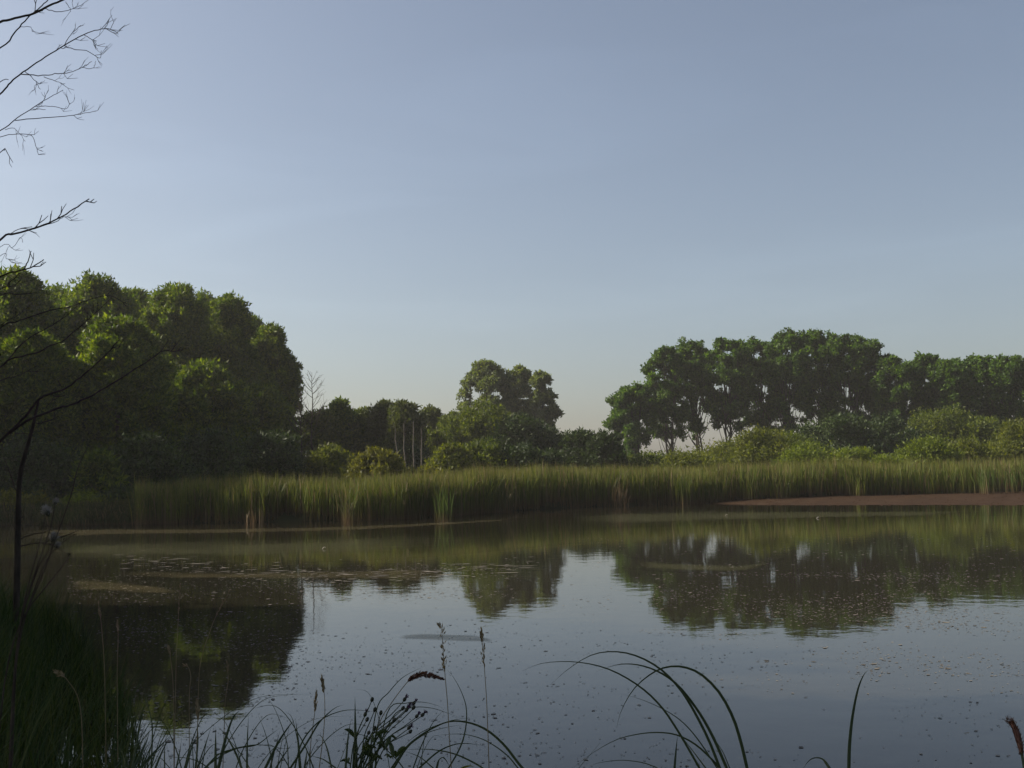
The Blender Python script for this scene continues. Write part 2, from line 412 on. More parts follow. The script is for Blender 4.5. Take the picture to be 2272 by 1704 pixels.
def tree(kind, name, label, cat, cx, top, hw, D, mat, leaves, size, crown_from=0.15, group=None, lean=0.0,
         profile='dome', puff=(0.22, 0.34), npuff=46, barkmat='bark', trunk_r=None, depth=1.0, limbs=7, seed=None, aspect=0.42, stems=1, sprays=9):
    r = np.random.default_rng(seed if seed is not None else int(cx * 7 + top * 3 + D))
    mid = at(cx, (top + 1075) / 2, D)
    gx_, gy_ = mid[0], D
    gz = tz(gx_, gy_)
    H = at(cx, top, D)[2] - gz
    W = hw * D / FPX
    root = empty(name, (gx_, gy_, gz), label, cat, group)
    cb = H * crown_from
    # puffs through the crown's volume
    n = npuff
    t = r.random(n) ** 0.7
    if profile == 'dome':
        prof = np.where(t > 0.4, np.sqrt(np.clip(1 - np.abs((t - 0.4) / 0.6) ** 2.3, 0.0, 1)), np.sqrt(np.clip(1 - ((0.4 - t) / 0.62) ** 2, 0, 1)))
    elif profile == 'cone':
        prof = np.clip(1.05 - t * 0.85, 0.1, 1) * np.clip(0.5 + t * 3, 0, 1)
    elif profile == 'mound':
        prof = np.sqrt(np.clip(1 - t ** 2.6, 0.0, 1))
    else:  # vase
        prof = np.clip(0.35 + 1.1 * t, 0, 1) * np.sqrt(np.clip(1 - (np.clip(t - 0.55, 0, 1) / 0.5) ** 2, 0.03, 1))
    pr = r.uniform(puff[0], puff[1], n) * W
    a = r.random(n) * 2 * math.pi
    rr = np.sqrt(r.random(n) * 0.75 + 0.25) * np.clip(prof * (W - pr * 0.8), 0.02, None)
    cen = np.stack([gx_ + np.cos(a) * rr + lean * t * W, gy_ + np.sin(a) * rr * depth,
                    gz + cb + t * (H - cb - pr * 1.1)], -1)
    cen[0] = (gx_ + lean * W, gy_, gz + H - pr[0] * 1.05)
    # each lobe carries smaller sprays on its skin
    m = sprays
    k = np.repeat(np.arange(n), m)
    dd = unit(r.normal(size=(n * m, 3)) + np.array([0, 0, 0.35]))
    c2 = cen[k] + dd * (pr[k] * r.uniform(0.45, 1.0, n * m))[:, None]
    r2 = pr[k] * r.uniform(0.28, 0.62, n * m)
    v, f = leaf_geo(c2, r2, leaves, size, aspect=aspect, r=r, shell=0.15, up=0.45)
    tr = trunk_r or max(0.05, H * 0.014)
    g = Geo()
    for s in range(stems):
        bx = gx_ + (0 if stems == 1 else r.uniform(-0.3, 0.3) * W); by = gy_ + (0 if stems == 1 else r.uniform(-0.3, 0.3) * W)
        base = np.array([bx, by, gz - 0.15])
        topp = np.array([gx_ + lean * W * 0.7 + (bx - gx_) * 1.6, gy_, gz + H * 0.86])
        trunk = wander(base, topp, 8, W * 0.03, r)
        g.tube(trunk, np.linspace(tr, tr * 0.18, 8) * (1 if s == 0 else 0.8), 6)
        for _ in range(limbs):
            c = cen[r.integers(len(cen))]
            q = np.clip((c[2] - gz - 0.25 * H) / H * 0.75, 0.08, 0.8)
            i = q * 7; i0 = int(i); st = trunk[i0] + (trunk[min(i0 + 1, 7)] - trunk[i0]) * (i - i0)
            mp = (st + c) / 2 + np.array([0, 0, -0.04 * H])
            g.tube(spline([st, mp, c], 6), np.linspace(tr * 0.45, tr * 0.1, 6), 5)
    g.build('trunk', MAT[barkmat], root, smooth=True)
    mesh_np('crown', v, f, MAT[mat], root)
    return root

def poplar(name, label, cx, top, hw, D, leaves, size=0.30, crown_from=0.42, group=None, mat='poplar', limbs=9, seed=None, puffs_per=6, bmat='poplarbark'):
    """tall tree with limbs sweeping upward and leaf clumps along them, sky between"""
    r = np.random.default_rng(seed if seed is not None else int(cx * 5 + top))
    mid = at(cx, (top + 1070) / 2, D); gx_, gy_ = mid[0], D; gz = tz(gx_, gy_)
    H = at(cx, top, D)[2] - gz; W = hw * D / FPX
    root = empty(name, (gx_, gy_, gz), label, 'tree', group)
    g = Geo()
    n = 120
    t = r.random(n) ** 0.72
    prof = np.where(t > 0.55, np.sqrt(np.clip(1 - ((t - 0.55) / 0.47) ** 2.4, 0, 1)), 0.55 + 0.45 * t / 0.55)
    rad = W * r.uniform(0.11, 0.24, n)
    a = r.random(n) * 6.2832
    rr = np.sqrt(0.1 + 0.9 * r.random(n)) * prof * (W - rad * 0.7)
    ztop = H - rad * 1.0
    cen = np.stack([gx_ + np.cos(a) * rr, gy_ + np.sin(a) * rr, gz + H * crown_from + t * (ztop - H * crown_from)], -1)
    keep = (t > 0.35) | (r.random(n) < 0.25 + 1.6 * t)
    # holes that let the sky through
    keep &= np.sin(cen[:, 0] * 1.5 + cen[:, 2] * 0.9 + cx) + np.sin(cen[:, 2] * 1.7 - cen[:, 1] * 1.1) > -1.25
    cen, rad = cen[keep], rad[keep]
    stems = 3
    tr = H * 0.0085
    trunks = []
    for q in range(stems):
        b0 = np.array([gx_ + r.normal() * 0.12 * W * q, gy_ + r.normal() * 0.12 * W * q, gz - 0.2])
        aq = r.random() * 6.28
        e0 = np.array([gx_ + math.cos(aq) * W * 0.45 * (q > 0), gy_ + math.sin(aq) * W * 0.45 * (q > 0), gz + H * (0.95 - 0.08 * q)])
        trunks.append(wander(b0, e0, 9, W * 0.04, r))
        g.tube(trunks[-1], np.linspace(tr, tr * 0.15, 9), 6)
    for c in cen[r.permutation(len(cen))[:30]]:
        tk = trunks[r.integers(stems)]
        q = np.clip((c[2] - gz) / H * 0.62 - 0.05, 0.05, 0.8) * 8; i0 = int(q)
        st = tk[i0] + (tk[i0 + 1] - tk[i0]) * (q - i0)
        md = st * 0.5 + c * 0.5 + np.array([(c[0] - st[0]) * 0.15, (c[1] - st[1]) * 0.15, -0.03 * H])
        g.tube(spline([st, md, c], 6), np.linspace(tr * 0.42, tr * 0.09, 6), 4)
    m = 8
    k = np.repeat(np.arange(len(cen)), m)
    c2 = cen[k] + unit(r.normal(size=(len(k), 3))) * (rad[k] * r.uniform(0.3, 1.1, len(k)))[:, None]
    c2[:, 2] = np.minimum(c2[:, 2], gz + H - 0.1)
    v, f = leaf_geo(c2, rad[k] * r.uniform(0.35, 0.85, len(k)), leaves, size, aspect=0.6, up=0.1, shell=0.05, r=r)
    g.build('trunk', MAT[bmat], root, smooth=True)
    mesh_np('crown', v, f, MAT[mat], root)
    return root

# ---------------- dark willow grove on the left
GR = 'willows of the dark grove on the left'
def willow(label, cx, top, hw, D, leaves=24000, cf=0.06, **k):
    return tree('w', 'willow_tree', label, 'tree', cx, top, hw * 1.2, D, 'willow', int(leaves * 3.4), 0.29, crown_from=cf, group=GR,
                npuff=k.pop('npuff', 170), puff=k.pop('puff', (0.17, 0.32)), limbs=9, aspect=0.40, sprays=10, **k)
willow('tall willow at the left frame edge, its high crown behind the dead branches', 40, 598, 112, 82)
willow('broad rounded willow, second high crown from the left in the dark grove', 215, 609, 108, 88, 28000)
willow('willow with twin pale tops in the middle of the dark grove', 385, 628, 92, 94, 24000)
willow('willow with pale domed top on the right shoulder of the dark grove', 505, 655, 80, 99, 22000)
willow('slim lower willow closing the right end of the dark grove beside the bare tree', 600, 720, 62, 104, 20000)
willow('lower willow with a bright leafy top standing in front of the dark grove', 262, 702, 112, 74, 26000)
willow('low sunlit willow in front at the left frame edge, crossed by dead branches', 70, 735, 105, 70, 24000)
willow('dark willow low in front of the grove between the bright one and the reeds', 450, 800, 100, 84, 22000)
willow('dark small willow at the lower right of the grove behind the reeds', 575, 850, 75, 90, 16000)
willow('willow mostly outside the frame at the far left of the grove', -130, 620, 120, 84, 20000)
willow('willow filling the notch between the first and second high crowns of the grove', 128, 634, 85, 100, 13000)
willow('willow filling the notch between the broad and the twin topped crowns', 302, 640, 80, 104, 13000)
willow('willow filling the notch left of the pale domed crown', 447, 646, 75, 108, 13000)
willow('willow behind the slim one at the right end of the grove', 556, 700, 62, 112, 11000)
UG = 'undergrowth below the dark grove'
def bush(name, label, cx, top, hw, D, mat, leaves=6000, size=0.22, group=None, profile='mound', **k):
    return tree('b', name, label, 'bush', cx, top, hw * 1.5, D, mat, int(leaves * 1.6), size * 1.1, crown_from=k.pop('cf', 0.02), profile=profile, group=group,
                npuff=k.pop('npuff', 50), puff=k.pop('puff', (0.22, 0.40)), limbs=k.pop('limbs', 6), trunk_r=k.pop('trunk_r', 0.06), stems=k.pop('stems', 3), aspect=k.pop('aspect', 0.36), **k)
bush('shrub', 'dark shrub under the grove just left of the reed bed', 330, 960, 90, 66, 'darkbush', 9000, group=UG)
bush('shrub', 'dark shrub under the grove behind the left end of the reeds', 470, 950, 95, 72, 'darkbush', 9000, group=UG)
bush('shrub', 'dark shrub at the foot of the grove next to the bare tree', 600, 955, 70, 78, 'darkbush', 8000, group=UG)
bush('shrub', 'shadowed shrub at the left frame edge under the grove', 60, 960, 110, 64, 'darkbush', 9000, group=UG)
bush('shrub', 'sunlit leafy shrub standing alone at the foot of the dark grove', 218, 995, 48, 60, 'willow', 2600, 0.26, group=UG)
bush('low_bush', 'low green bush on the far shore right of the slender dead trunk', 195, 1098, 58, 57.5, 'brightbush', 3500, 0.20, group=UG)
bush('low_bush', 'low yellowish bush on the far shore at the left frame edge', 30, 1092, 60, 58, 'yellowbush', 3500, 0.20, group=UG)
bush('low_bush', 'dark low bush where the left end of the reed bed meets the shore', 275, 1080, 50, 58.5, 'darkbush', 3500, 0.20, group=UG)

# ---------------- thicket in the middle
TG = 'trees of the middle thicket'
def thick(label, cx, top, hw, D, mat='thicket', leaves=9000, prof='dome', cf=0.12, name='small_tree', **k):
    return tree('t', name, label, 'tree', cx, top, hw * 1.6, D + 15, mat, int(leaves * 2.4), 0.27, crown_from=cf * 0.6, profile=prof, group=TG, npuff=k.pop('npuff', 80), puff=k.pop('puff', (0.2, 0.36)), **k)
thick('small tree right behind the bare tree at the left end of the thicket', 712, 905, 45, 96)
thick('pointed small tree with a pale green tip right of the bare tree', 757, 877, 42, 98, 'willow', prof='cone')
thick('rounded greyish small tree left of the two birches', 808, 906, 45, 100)
thick('birch with a pale feathery top, left of the birch pair', 857, 886, 34, 96, 'birch', 7000, cf=0.45, name='birch_tree', barkmat='birchbark')
thick('birch with a pale feathery top, right of the birch pair', 901, 888, 36, 92, 'birch', 7000, cf=0.45, name='birch_tree', barkmat='birchbark')
thick('slim pointed tree between the birches and the tall hazy tree', 957, 902, 34, 102, 'birch', 6000, prof='cone')
thick('small round tree left of the tall hazy tree in the thicket', 1008, 915, 45, 98)
thick('broad round tree at the foot of the tall hazy tree, left side', 1075, 890, 62, 94, leaves=12000)
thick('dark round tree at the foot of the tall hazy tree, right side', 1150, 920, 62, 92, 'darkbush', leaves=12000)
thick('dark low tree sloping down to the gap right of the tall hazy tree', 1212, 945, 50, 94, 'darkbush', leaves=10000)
SG = 'shrubs in front of the thicket'
bush('shrub', 'bright yellow green shrub behind the reeds left of the birch trunks', 832, 992, 58, 74, 'yellowbush', 8000, 0.2, group=SG)
bush('shrub', 'brownish shrub between the bare tree and the yellow shrub', 735, 985, 55, 80, 'olive', 6000, group=SG)
bush('shrub', 'olive shrub with light leaves right of the birch trunks', 1000, 985, 50, 82, 'olive', 6500, group=SG)
bush('shrub', 'green shrub in front of the thicket below the tall hazy tree', 1075, 975, 60, 84, 'thicket', 8000, group=SG)
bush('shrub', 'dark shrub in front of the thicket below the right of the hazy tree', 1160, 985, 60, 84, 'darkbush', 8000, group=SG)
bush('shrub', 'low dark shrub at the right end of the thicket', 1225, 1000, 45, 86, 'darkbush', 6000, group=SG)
bush('shrub', 'small yellow green shrub low behind the reeds right of the birch trunks', 945, 1030, 45, 74, 'yellowbush', 3500, 0.2, group=SG)
bush('shrub', 'dim shrub behind the birch trunks', 905, 985, 55, 100, 'darkbush', 6000, group=SG)

HZ = 'tall hazy trees above the thicket'
poplar('tall_tree', 'tall hazy tree above the thicket, highest and leftmost of three joined crowns', 1082, 799, 66, 150, 32000, 0.29, seed=77, crown_from=0.22, group=HZ, mat='painted_haze')
poplar('tall_tree', 'tall hazy tree above the thicket, middle of three joined crowns', 1152, 812, 55, 152, 26000, 0.29, crown_from=0.22, group=HZ, mat='painted_haze')
poplar('tall_tree', 'tall hazy tree above the thicket, rightmost of three joined crowns', 1203, 826, 45, 148, 24000, 0.29, crown_from=0.15, group=HZ, mat='painted_haze')
bush('dark_bush', 'dark pointed bush standing in the gap, left of the pair', 1285, 955, 42, 100, 'darkbush', 8000, 0.26, profile='dome', cf=0.05)
bush('dark_bush', 'dark pointed bush standing in the gap, right of the pair', 1345, 957, 38, 98, 'darkbush', 8000, 0.26, profile='dome', cf=0.05)
bush('shrub', 'pale low shrub in the gap left of the poplars', 1400, 1008, 45, 104, 'thicket', 5000, 0.22)

# ---------------- poplar row on the right
PG = 'poplars of the row on the right'
pops = [(1405, 852, 50, 136, 'low spreading poplar at the left end of the row', 0.15),
        (1478, 766, 50, 140, 'first tall poplar at the left end of the row', 0.38),
        (1548, 754, 52, 143, 'second tall poplar from the left end of the row', 0.42),
        (1618, 746, 52, 140, 'third tall poplar from the left end of the row', 0.44),
        (1690, 744, 52, 144, 'fourth tall poplar from the left end of the row', 0.46),
        (1752, 733, 52, 140, 'fifth tall poplar, just left of the row highest point', 0.46),
        (1815, 730, 52, 144, 'poplar at the highest point of the row', 0.46),
        (1878, 734, 52, 140, 'poplar just right of the highest point of the row', 0.46),
        (1938, 750, 50, 142, 'dark poplar where the row starts to slope down on the right', 0.42),
        (1995, 786, 48, 136, 'lower poplar at the foot of the slope in the row', 0.38),
        (2055, 784, 52, 138, 'third poplar from the right frame edge', 0.36),
        (2118, 797, 50, 134, 'second poplar from the right frame edge', 0.34),
        (2180, 787, 52, 138, 'broad poplar just inside the right frame edge', 0.34),
        (2248, 790, 55, 134, 'poplar cut by the right frame edge', 0.3)]
for cx, top, hw, D, lb, cf in pops:
    poplar('poplar_tree', lb, cx, top, hw * 1.2, D, 23000, size=0.30, crown_from=cf * 0.62, group=PG)

RG = 'shrubs behind the right reed bed'
bush('dark_bush', 'large dark round bush under the highest poplars', 1865, 912, 78, 108, 'darkbush', 13000, 0.26, group=RG, profile='dome', cf=0.04)
bush('dark_bush', 'dark round bush right of the large dark one, under the sloping poplars', 1980, 920, 68, 110, 'darkbush', 11000, 0.26, group=RG, profile='dome', cf=0.04)
bush('dark_bush', 'dim leafy bush under the lower poplars', 2090, 905, 75, 118, 'thicket', 11000, 0.28, group=RG, profile='dome', cf=0.04)
bush('dark_bush', 'dim bush under the poplars near the right frame edge', 2190, 920, 60, 116, 'thicket', 9000, 0.28, group=RG, profile='dome', cf=0.04)
bush('shrub', 'olive mound shaped shrub left of the bright shrubs', 1690, 950, 66, 96, 'olive', 10000, 0.2, group=RG)
bush('shrub', 'wide low olive shrub behind the olive mound', 1625, 972, 70, 104, 'olive', 8000, 0.2, group=RG)
bush('shrub', 'low olive shrub below the left poplars', 1530, 995, 62, 92, 'olive', 7000, 0.2, group=RG)
bush('shrub', 'low dim shrub at the foot of the low spreading poplar', 1440, 1003, 55, 98, 'thicket', 6000, 0.2, group=RG)
bush('shrub', 'bright green low shrub right of the olive mound', 1800, 983, 68, 88, 'brightbush', 9000, 0.2, group=RG)
bush('shrub', 'second bright green low shrub, in front of the dark round bushes', 1895, 990, 58, 88, 'brightbush', 7500, 0.2, group=RG)
bush('shrub', 'dull green shrub between the olive mound and the large dark bush', 1760, 955, 70, 102, 'thicket', 8000, 0.2, group=RG)
bush('shrub', 'small bright shrub in the dip right of the bright pair', 1965, 1008, 40, 86, 'brightbush', 4000, 0.2, group=RG)
bush('shrub', 'broad bright willow shrub near the right, left lobe', 2060, 968, 62, 90, 'brightbush', 9000, 0.2, group=RG)
bush('shrub', 'broad bright willow shrub near the right, right lobe', 2145, 975, 62, 92, 'olive', 9000, 0.2, group=RG)
bush('shrub', 'tall olive shrub at the right frame edge', 2268, 925, 66, 94, 'olive', 10000, 0.22, group=RG)
# distant hedge closing the horizon
for i, (cx, lb) in enumerate([(1330, 'far pale hedge bush seen in the gap beside the dark pair'), (1420, 'far pale hedge bush behind the low poplar'),
                              (1560, 'far pale hedge bush seen between the left poplar trunks'), (1720, 'far pale hedge bush seen between the middle poplar trunks')]):
    bush('hedge_bush', lb, cx, 1012 - i * 3, 95, 190, 'thicket', 4000, 0.5, group='far hedge bushes', npuff=26)
# unseen willows outside the frame, added to shade the near bank
tree('w', 'willow_tree', 'unseen willow added left of the frame to shade the near bank', 'tree', -2260, -2000, 1500, 9.0, 'willow', 16000, 0.5, crown_from=0.10, npuff=90, puff=(0.24, 0.42), seed=5)
tree('w', 'willow_tree', 'unseen willow added beyond the dead tree, outside the frame, to shade the left bank', 'tree', -1500, -550, 760, 17.0, 'willow', 16000, 0.5, crown_from=0.06, npuff=90, puff=(0.24, 0.42), seed=6)

tree('w', 'willow_tree', 'unseen willow on the far left shore just outside the frame, sized to shade the reeds', 'tree', -330, 340, 270, 66.0, 'willow', 18000, 0.5, crown_from=0.05, npuff=90, puff=(0.24, 0.4), seed=15)  # unseen pair of willows, placed and sized to shade the left reeds
tree('w', 'willow_tree', 'unseen willow on the far left shore, nearer the camera, sized to shade the reeds', 'tree', -560, 290, 300, 60.0, 'willow', 18000, 0.5, crown_from=0.05, npuff=90, puff=(0.24, 0.4), seed=16)
# ---------------- bare trees by the thicket
def bare_tree(label, cx, top, D, spread, seed, low=False):
    r = np.random.default_rng(seed)
    b = at(cx, 1060, D); gz = tz(b[0], D); H = at(cx, top, D)[2] - gz
    root = empty('bare_tree', (b[0], D, gz), label, 'tree', 'bare trees by the grove')
    tip = at(cx + 2, top, D)
    trunk = wander(np.array([b[0], D, gz - 0.2]), tip, 10, 0.05, r)
    Geo().tube(trunk, np.linspace(0.11, 0.012, 10), 6).build('trunk', MAT['deadbark'], root, smooth=True)
    g = Geo()
    for k in range(26 if not low else 34):
        q = r.uniform(0.45, 0.97) if (not low or k < 22) else r.uniform(0.08, 0.4)
        i = q * 9; i0 = min(int(i), 8); st = trunk[i0] + (trunk[i0 + 1] - trunk[i0]) * (i - i0)
        a = r.uniform(0, 6.28) if q > 0.45 else r.uniform(-0.6, 0.6)
        ln = (1 - q) * H * 0.45 * spread + 0.5
        if q < 0.45: ln = r.uniform(1.5, 2.8)
        d = np.array([math.cos(a), math.sin(a) * 0.8, 1.1 if q > 0.45 else 0.15])
        en = st + unit(d) * ln; md = (st + en) / 2 + np.array([0, 0, -0.1 * ln if q > 0.45 else 0.12 * ln])
        br = spline([st, md, en], 6)
        g.tube(br, np.linspace(0.028, 0.008, 6), 4)
        for j in range(4):
            s2 = br[r.integers(2, 6)]; e2 = s2 + unit(d + r.normal(size=3) * 0.6) * ln * r.uniform(0.25, 0.5)
            g.tube(np.array([s2, (s2 + e2) / 2 + r.normal(size=3) * 0.03, e2]), [0.012, 0.009, 0.006], 3)
    g.build('branch', MAT['deadbark'], root)
bare_tree('taller bare tree with fine upright twigs at the right end of the grove', 690, 826, 84, 0.9, 3, True)
bare_tree('shorter bare thin tree close against the right end of the grove', 667, 872, 86, 0.6, 8)

# birch trunks standing in front of the thicket
for i, (x0, y1, lb) in enumerate([(880, 950, 'leftmost pale thin bare birch trunk in the thicket'), (897, 940, 'second pale thin bare birch trunk from the left in the thicket'),
                                  (916, 935, 'third pale thin bare birch trunk from the left in the thicket'), (932, 950, 'rightmost pale thin bare birch trunk in the thicket')]):
    D = 84 + i * 0.7
    b = at(x0 + 4, 1062, D); gz = tz(b[0], D)
    root = empty('bare_birch', (b[0], D, gz), lb, 'tree', 'pale birch trunks in the thicket')
    tp = at(x0 - 3 + i * 2, y1, D)
    pts = wander(np.array([b[0], D, gz - 0.2]), tp, 7, 0.05, rng)
    Geo().tube(pts, np.linspace(0.07, 0.03, 7), 6).build('trunk', MAT['birchbark'], root, smooth=True)
    for k in range(5):
        s = pts[2 + k % 5]; e = s + np.array([rng.uniform(-0.9, 0.9), rng.uniform(-0.4, 0.4), rng.uniform(0.3, 0.9)])
        Geo().tube(np.array([s, (s + e) / 2 + np.array([0, 0, -0.05]), e]), [0.02, 0.013, 0.006], 4).build('branch', MAT['bark'], root)

# ------------------------------------------------------------------ reeds
def reed_blades(base, hgt, tint_lo, tint_hi, r, splay=0.10, width=0.03):
    """upright reed blades, four cross rows each; base (n,3)"""
    n = len(base)
    a = r.random(n) * 6.283
    d = np.stack([np.cos(a), np.sin(a)], -1)
    sp = splay * hgt * np.abs(r.normal(size=n))
    bend = (r.random(n) < 0.35) * r.uniform(0.08, 0.4, n) * hgt
    ts = np.array([0, 0.4, 0.75, 1.0]); ws = np.array([0.8, 1.0, 0.75, 0.06])
    wa = r.random(n) * 6.283; wd = np.stack([np.cos(wa), np.sin(wa), np.zeros(n)], -1)
    V = []
    for t, w in zip(ts, ws):
        p = base.copy()
        off = sp * t ** 1.6 + bend * max(0, t - 0.6) * 2.2
        p[:, :2] += d * off[:, None]
        p[:, 2] += hgt * t - bend * max(0, t - 0.75) * 2.0
        W = (width * w * 0.5 * (0.7 + 0.6 * r.random(n)))[:, None]
        V.append(p - wd * W); V.append(p + wd * W)
    v = np.stack(V, 1).reshape(-1, 3)
    i = np.arange(n)[:, None, None] * 8
    k = np.array([[0, 1, 3, 2], [2, 3, 5, 4], [4, 5, 7, 6]])[None]
    f = (i + k).reshape(-1, 4)
    lo = np.array(tint_lo); hi = np.array(tint_hi)
    mixr = r.random(n)[:, None]
    top = (lo * (1 - mixr) + hi * mixr) * (0.7 + 0.6 * r.random(n))[:, None]
    top = top * (1 + 0.18 * np.sin(base[:, 0] * 1.9 + np.sin(base[:, 1] * 2.1) * 1.5))[:, None]
    brown = np.array([0.11, 0.065, 0.035]) * (0.6 + 0.8 * r.random(n))[:, None]
    dead = (r.random(n) < 0.12)[:, None]
    top = np.where(dead, np.array([0.16, 0.115, 0.06]), top)
    c = []
    for t in ts:
        m = np.clip((t - 0.05) / 0.4, 0, 1); cc = brown * (1 - m) + top * m
        if t == 1.0: cc = cc * 0.5 + np.array([0.18, 0.14, 0.04]) * 0.5
        c += [cc, cc]
    c = np.stack(c, 1).reshape(-1, 3)
    return v, f, c

rf = np.random.default_rng(21)
shore = spline(np.column_stack([FAR, np.zeros(len(FAR))]), 600)[:, :2]
# keep only the reed front: from the left end (photo column ~300) to beyond the right edge
cols = 1136 + FPX * shore[:, 0] / shore[:, 1]
shore = shore[(cols > 300) & (cols < 2480)]
def reed_points(n, dmin, dmax, power=1.0):
    i = rf.integers(0, len(shore), n)
    p = shore[i] + rf.normal(size=(n, 2)) * 0.12
    dirv = unit(p)
    dd = dmin + (dmax - dmin) * rf.random(n) ** power
    # ragged front: tussocks step in and out
    s = np.sin(p[:, 0] * 1.1) * 0.35 + np.sin(p[:, 0] * 2.9 + 1.3) * 0.25 + np.sin(p[:, 0] * 0.43) * 0.4
    p = p + dirv * (dd + s)[:, None]
    return p
parts = []
for n, d0, d1, pw, sc in ((30000, -0.1, 3.0, 1.0, 1.0), (60000, 2.0, 26.0, 0.85, 1.0)):
    p = reed_points(n, d0, d1, pw); wid = 0.036
    # tussocks: keep more where a coarse pattern is high
    pat = np.sin(p[:, 0] * 1.7 + np.sin(p[:, 1] * 1.1) * 2) * np.sin(p[:, 1] * 1.9 + 0.5) 
    keep = rf.random(n) < 0.65 + 0.35 * pat
    p = p[keep]; n = len(p)
    z = np.maximum(terrain_z(p[:, 0], p[:, 1]), -0.15)
    base = np.column_stack([p, z])
    big = 0.12 * np.sin(p[:, 0] * 0.35 + 1) + 0.13 * np.sin(p[:, 0] * 0.9 + p[:, 1] * 0.6) + 0.10 * np.sin(p[:, 0] * 2.3 + 2 * np.sin(p[:, 1] * 1.3))
    # the bed leans down to the left, where the cattails are lower
    h = (2.02 + big + 0.2 * rf.normal(size=n)) - np.where(d0 < 0, 0.0, 0.12) - z * 0.6
    colp = 1136 + FPX * p[:, 0] / p[:, 1]
    h = h - 0.26 * np.clip((1000 - colp) / 450, 0, 1)
    h = h * np.where(rf.random(n) < 0.15, 0.75, 1.0)
    parts.append(reed_blades(base, h, (0.038, 0.070, 0.008), (0.125, 0.140, 0.018), rf, width=wid))
g = Geo()
cols_ = []
for v, f, c in parts: g.add(v, f); cols_.append(c)
reed = g.build('reed_bed', MAT['reed'])
set_attr(reed, 'tint', np.concatenate(cols_))
tag(reed, 'dense green reed bed with brown bases along the far shore', 'reeds', kind='stuff')

sg_shore = spline(np.column_stack([FAR, np.zeros(len(FAR))]), 900)[:, :2]
cc_ = 1136 + FPX * sg_shore[:, 0] / sg_shore[:, 1]
sg_shore = sg_shore[(cc_ > -150) & (cc_ < 330)]
p = sg_shore[rf.integers(0, len(sg_shore), 9000)]; p = p + unit(p) * (rf.random(9000) ** 1.2 * 9 - 0.1)[:, None] + rf.normal(size=(9000, 2)) * 0.15
z = np.maximum(terrain_z(p[:, 0], p[:, 1]), -0.1)
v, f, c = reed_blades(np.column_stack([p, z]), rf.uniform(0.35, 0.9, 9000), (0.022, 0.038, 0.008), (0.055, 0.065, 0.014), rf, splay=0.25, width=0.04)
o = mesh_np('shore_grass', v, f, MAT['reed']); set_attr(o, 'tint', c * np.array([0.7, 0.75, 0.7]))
tag(o, 'dark grass on the far left shore below the bushes', 'grass', kind='stuff')

CG = 'reed clumps standing out in the water'
for (px, py, n, hh, w, lb) in [(983, 1158, 42, 1.75, 0.35, 'bright green reed clump standing furthest out in the water near the middle'),
                        (770, 1161, 26, 1.7, 0.25, 'slender reed clump with two pale stalks left of the middle'),
                        (876, 1153, 24, 1.2, 0.3, 'short leaning reed clump just left of the bright middle clump'),
                        (1130, 1138, 34, 1.9, 0.4, 'pale leaning reed clump right of the bright middle clump'),
                        (1375, 1124, 40, 1.6, 0.5, 'brown based reed clump at the water edge below the gap'),
                        (560, 1163, 16, 0.8, 0.5, 'rusty brown short reed clump at the left water edge'),
                        (2195, 1103, 60, 2.0, 0.8, 'bright green reed clump at the back of the mud bank'),
                        (2255, 1101, 50, 1.8, 0.7, 'bright green reed clump on the mud bank at the right frame edge')]:
    c = gnd(px, py)
    b = np.column_stack([c[0] + rf.normal(size=n) * w * 0.5, c[1] + rf.normal(size=n) * w * 0.3, np.full(n, -0.1 if px < 2000 else 0.12)])
    lo, hi = ((0.05, 0.085, 0.015), (0.10, 0.15, 0.03)) if px in (983, 2195, 2255) else ((0.05, 0.065, 0.018), (0.14, 0.12, 0.05))
    if px in (560, 1375): lo, hi = (0.07, 0.045, 0.022), (0.11, 0.075, 0.036)
    v, f, c_ = reed_blades(b, hh * (0.6 + 0.5 * rf.random(n)), lo, hi, rf, splay=0.16, width=0.032)
    root = mesh_np('reed_clump', v, f, MAT['reed']); set_attr(root, 'tint', c_)
    tag(root, lb, 'reeds', CG)

# ------------------------------------------------------------------ floating scum and flecks
def film(name, px_poly, mat, label, fade=0.8, z=0.004, n=40, m=14):
    """px_poly: upper edge and lower edge polylines in photo pixels"""
    up, lo = px_poly
    U = spline(np.array([(*p, 0) for p in up]), n)[:, :2]; Lo = spline(np.array([(*p, 0) for p in lo]), n)[:, :2]
    v = []; cov = []
    for j in range(m):
        t = j / (m - 1)
        for i in range(n):
            p = U[i] * (1 - t) + Lo[i] * t
            w = gnd(p[0], p[1], z); v.append(w)
            s = i / (n - 1)
            e = min(t, 1 - t) * 2; e2 = min(s, 1 - s) * 2
            cov.append(min(1, e / fade) * min(1, e2 / (fade * 0.6)))
    ii = np.arange(n * m).reshape(m, n)
    f = np.stack([ii[:-1, :-1], ii[:-1, 1:], ii[1:, 1:], ii[1:, :-1]], -1).reshape(-1, 4)
    o = mesh_np(name, v, f, mat)
    cov = np.array(cov) * 0.75
    set_attr(o, 'cover', np.stack([cov] * 3, -1))
    tag(o, label, 'scum', kind='stuff')
film('scum_film', ([(-60, 1172), (200, 1172), (500, 1172), (800, 1166), (1000, 1157), (1300, 1140)], [(-60, 1215), (200, 1190), (500, 1184), (800, 1176), (1000, 1164), (1300, 1144)]), MAT['film'], 'pale scum line along the far left shore below the reeds', fade=0.5, z=0.004)
film('scum_film', ([(-60, 1182), (150, 1184), (350, 1186), (600, 1182), (900, 1170), (1350, 1140)], [(-60, 1262), (150, 1262), (350, 1256), (600, 1250), (900, 1240), (1350, 1200)]), MAT['filmgreen'], 'wide grey green scum film on the left water below the reeds', fade=0.9, z=0.007)
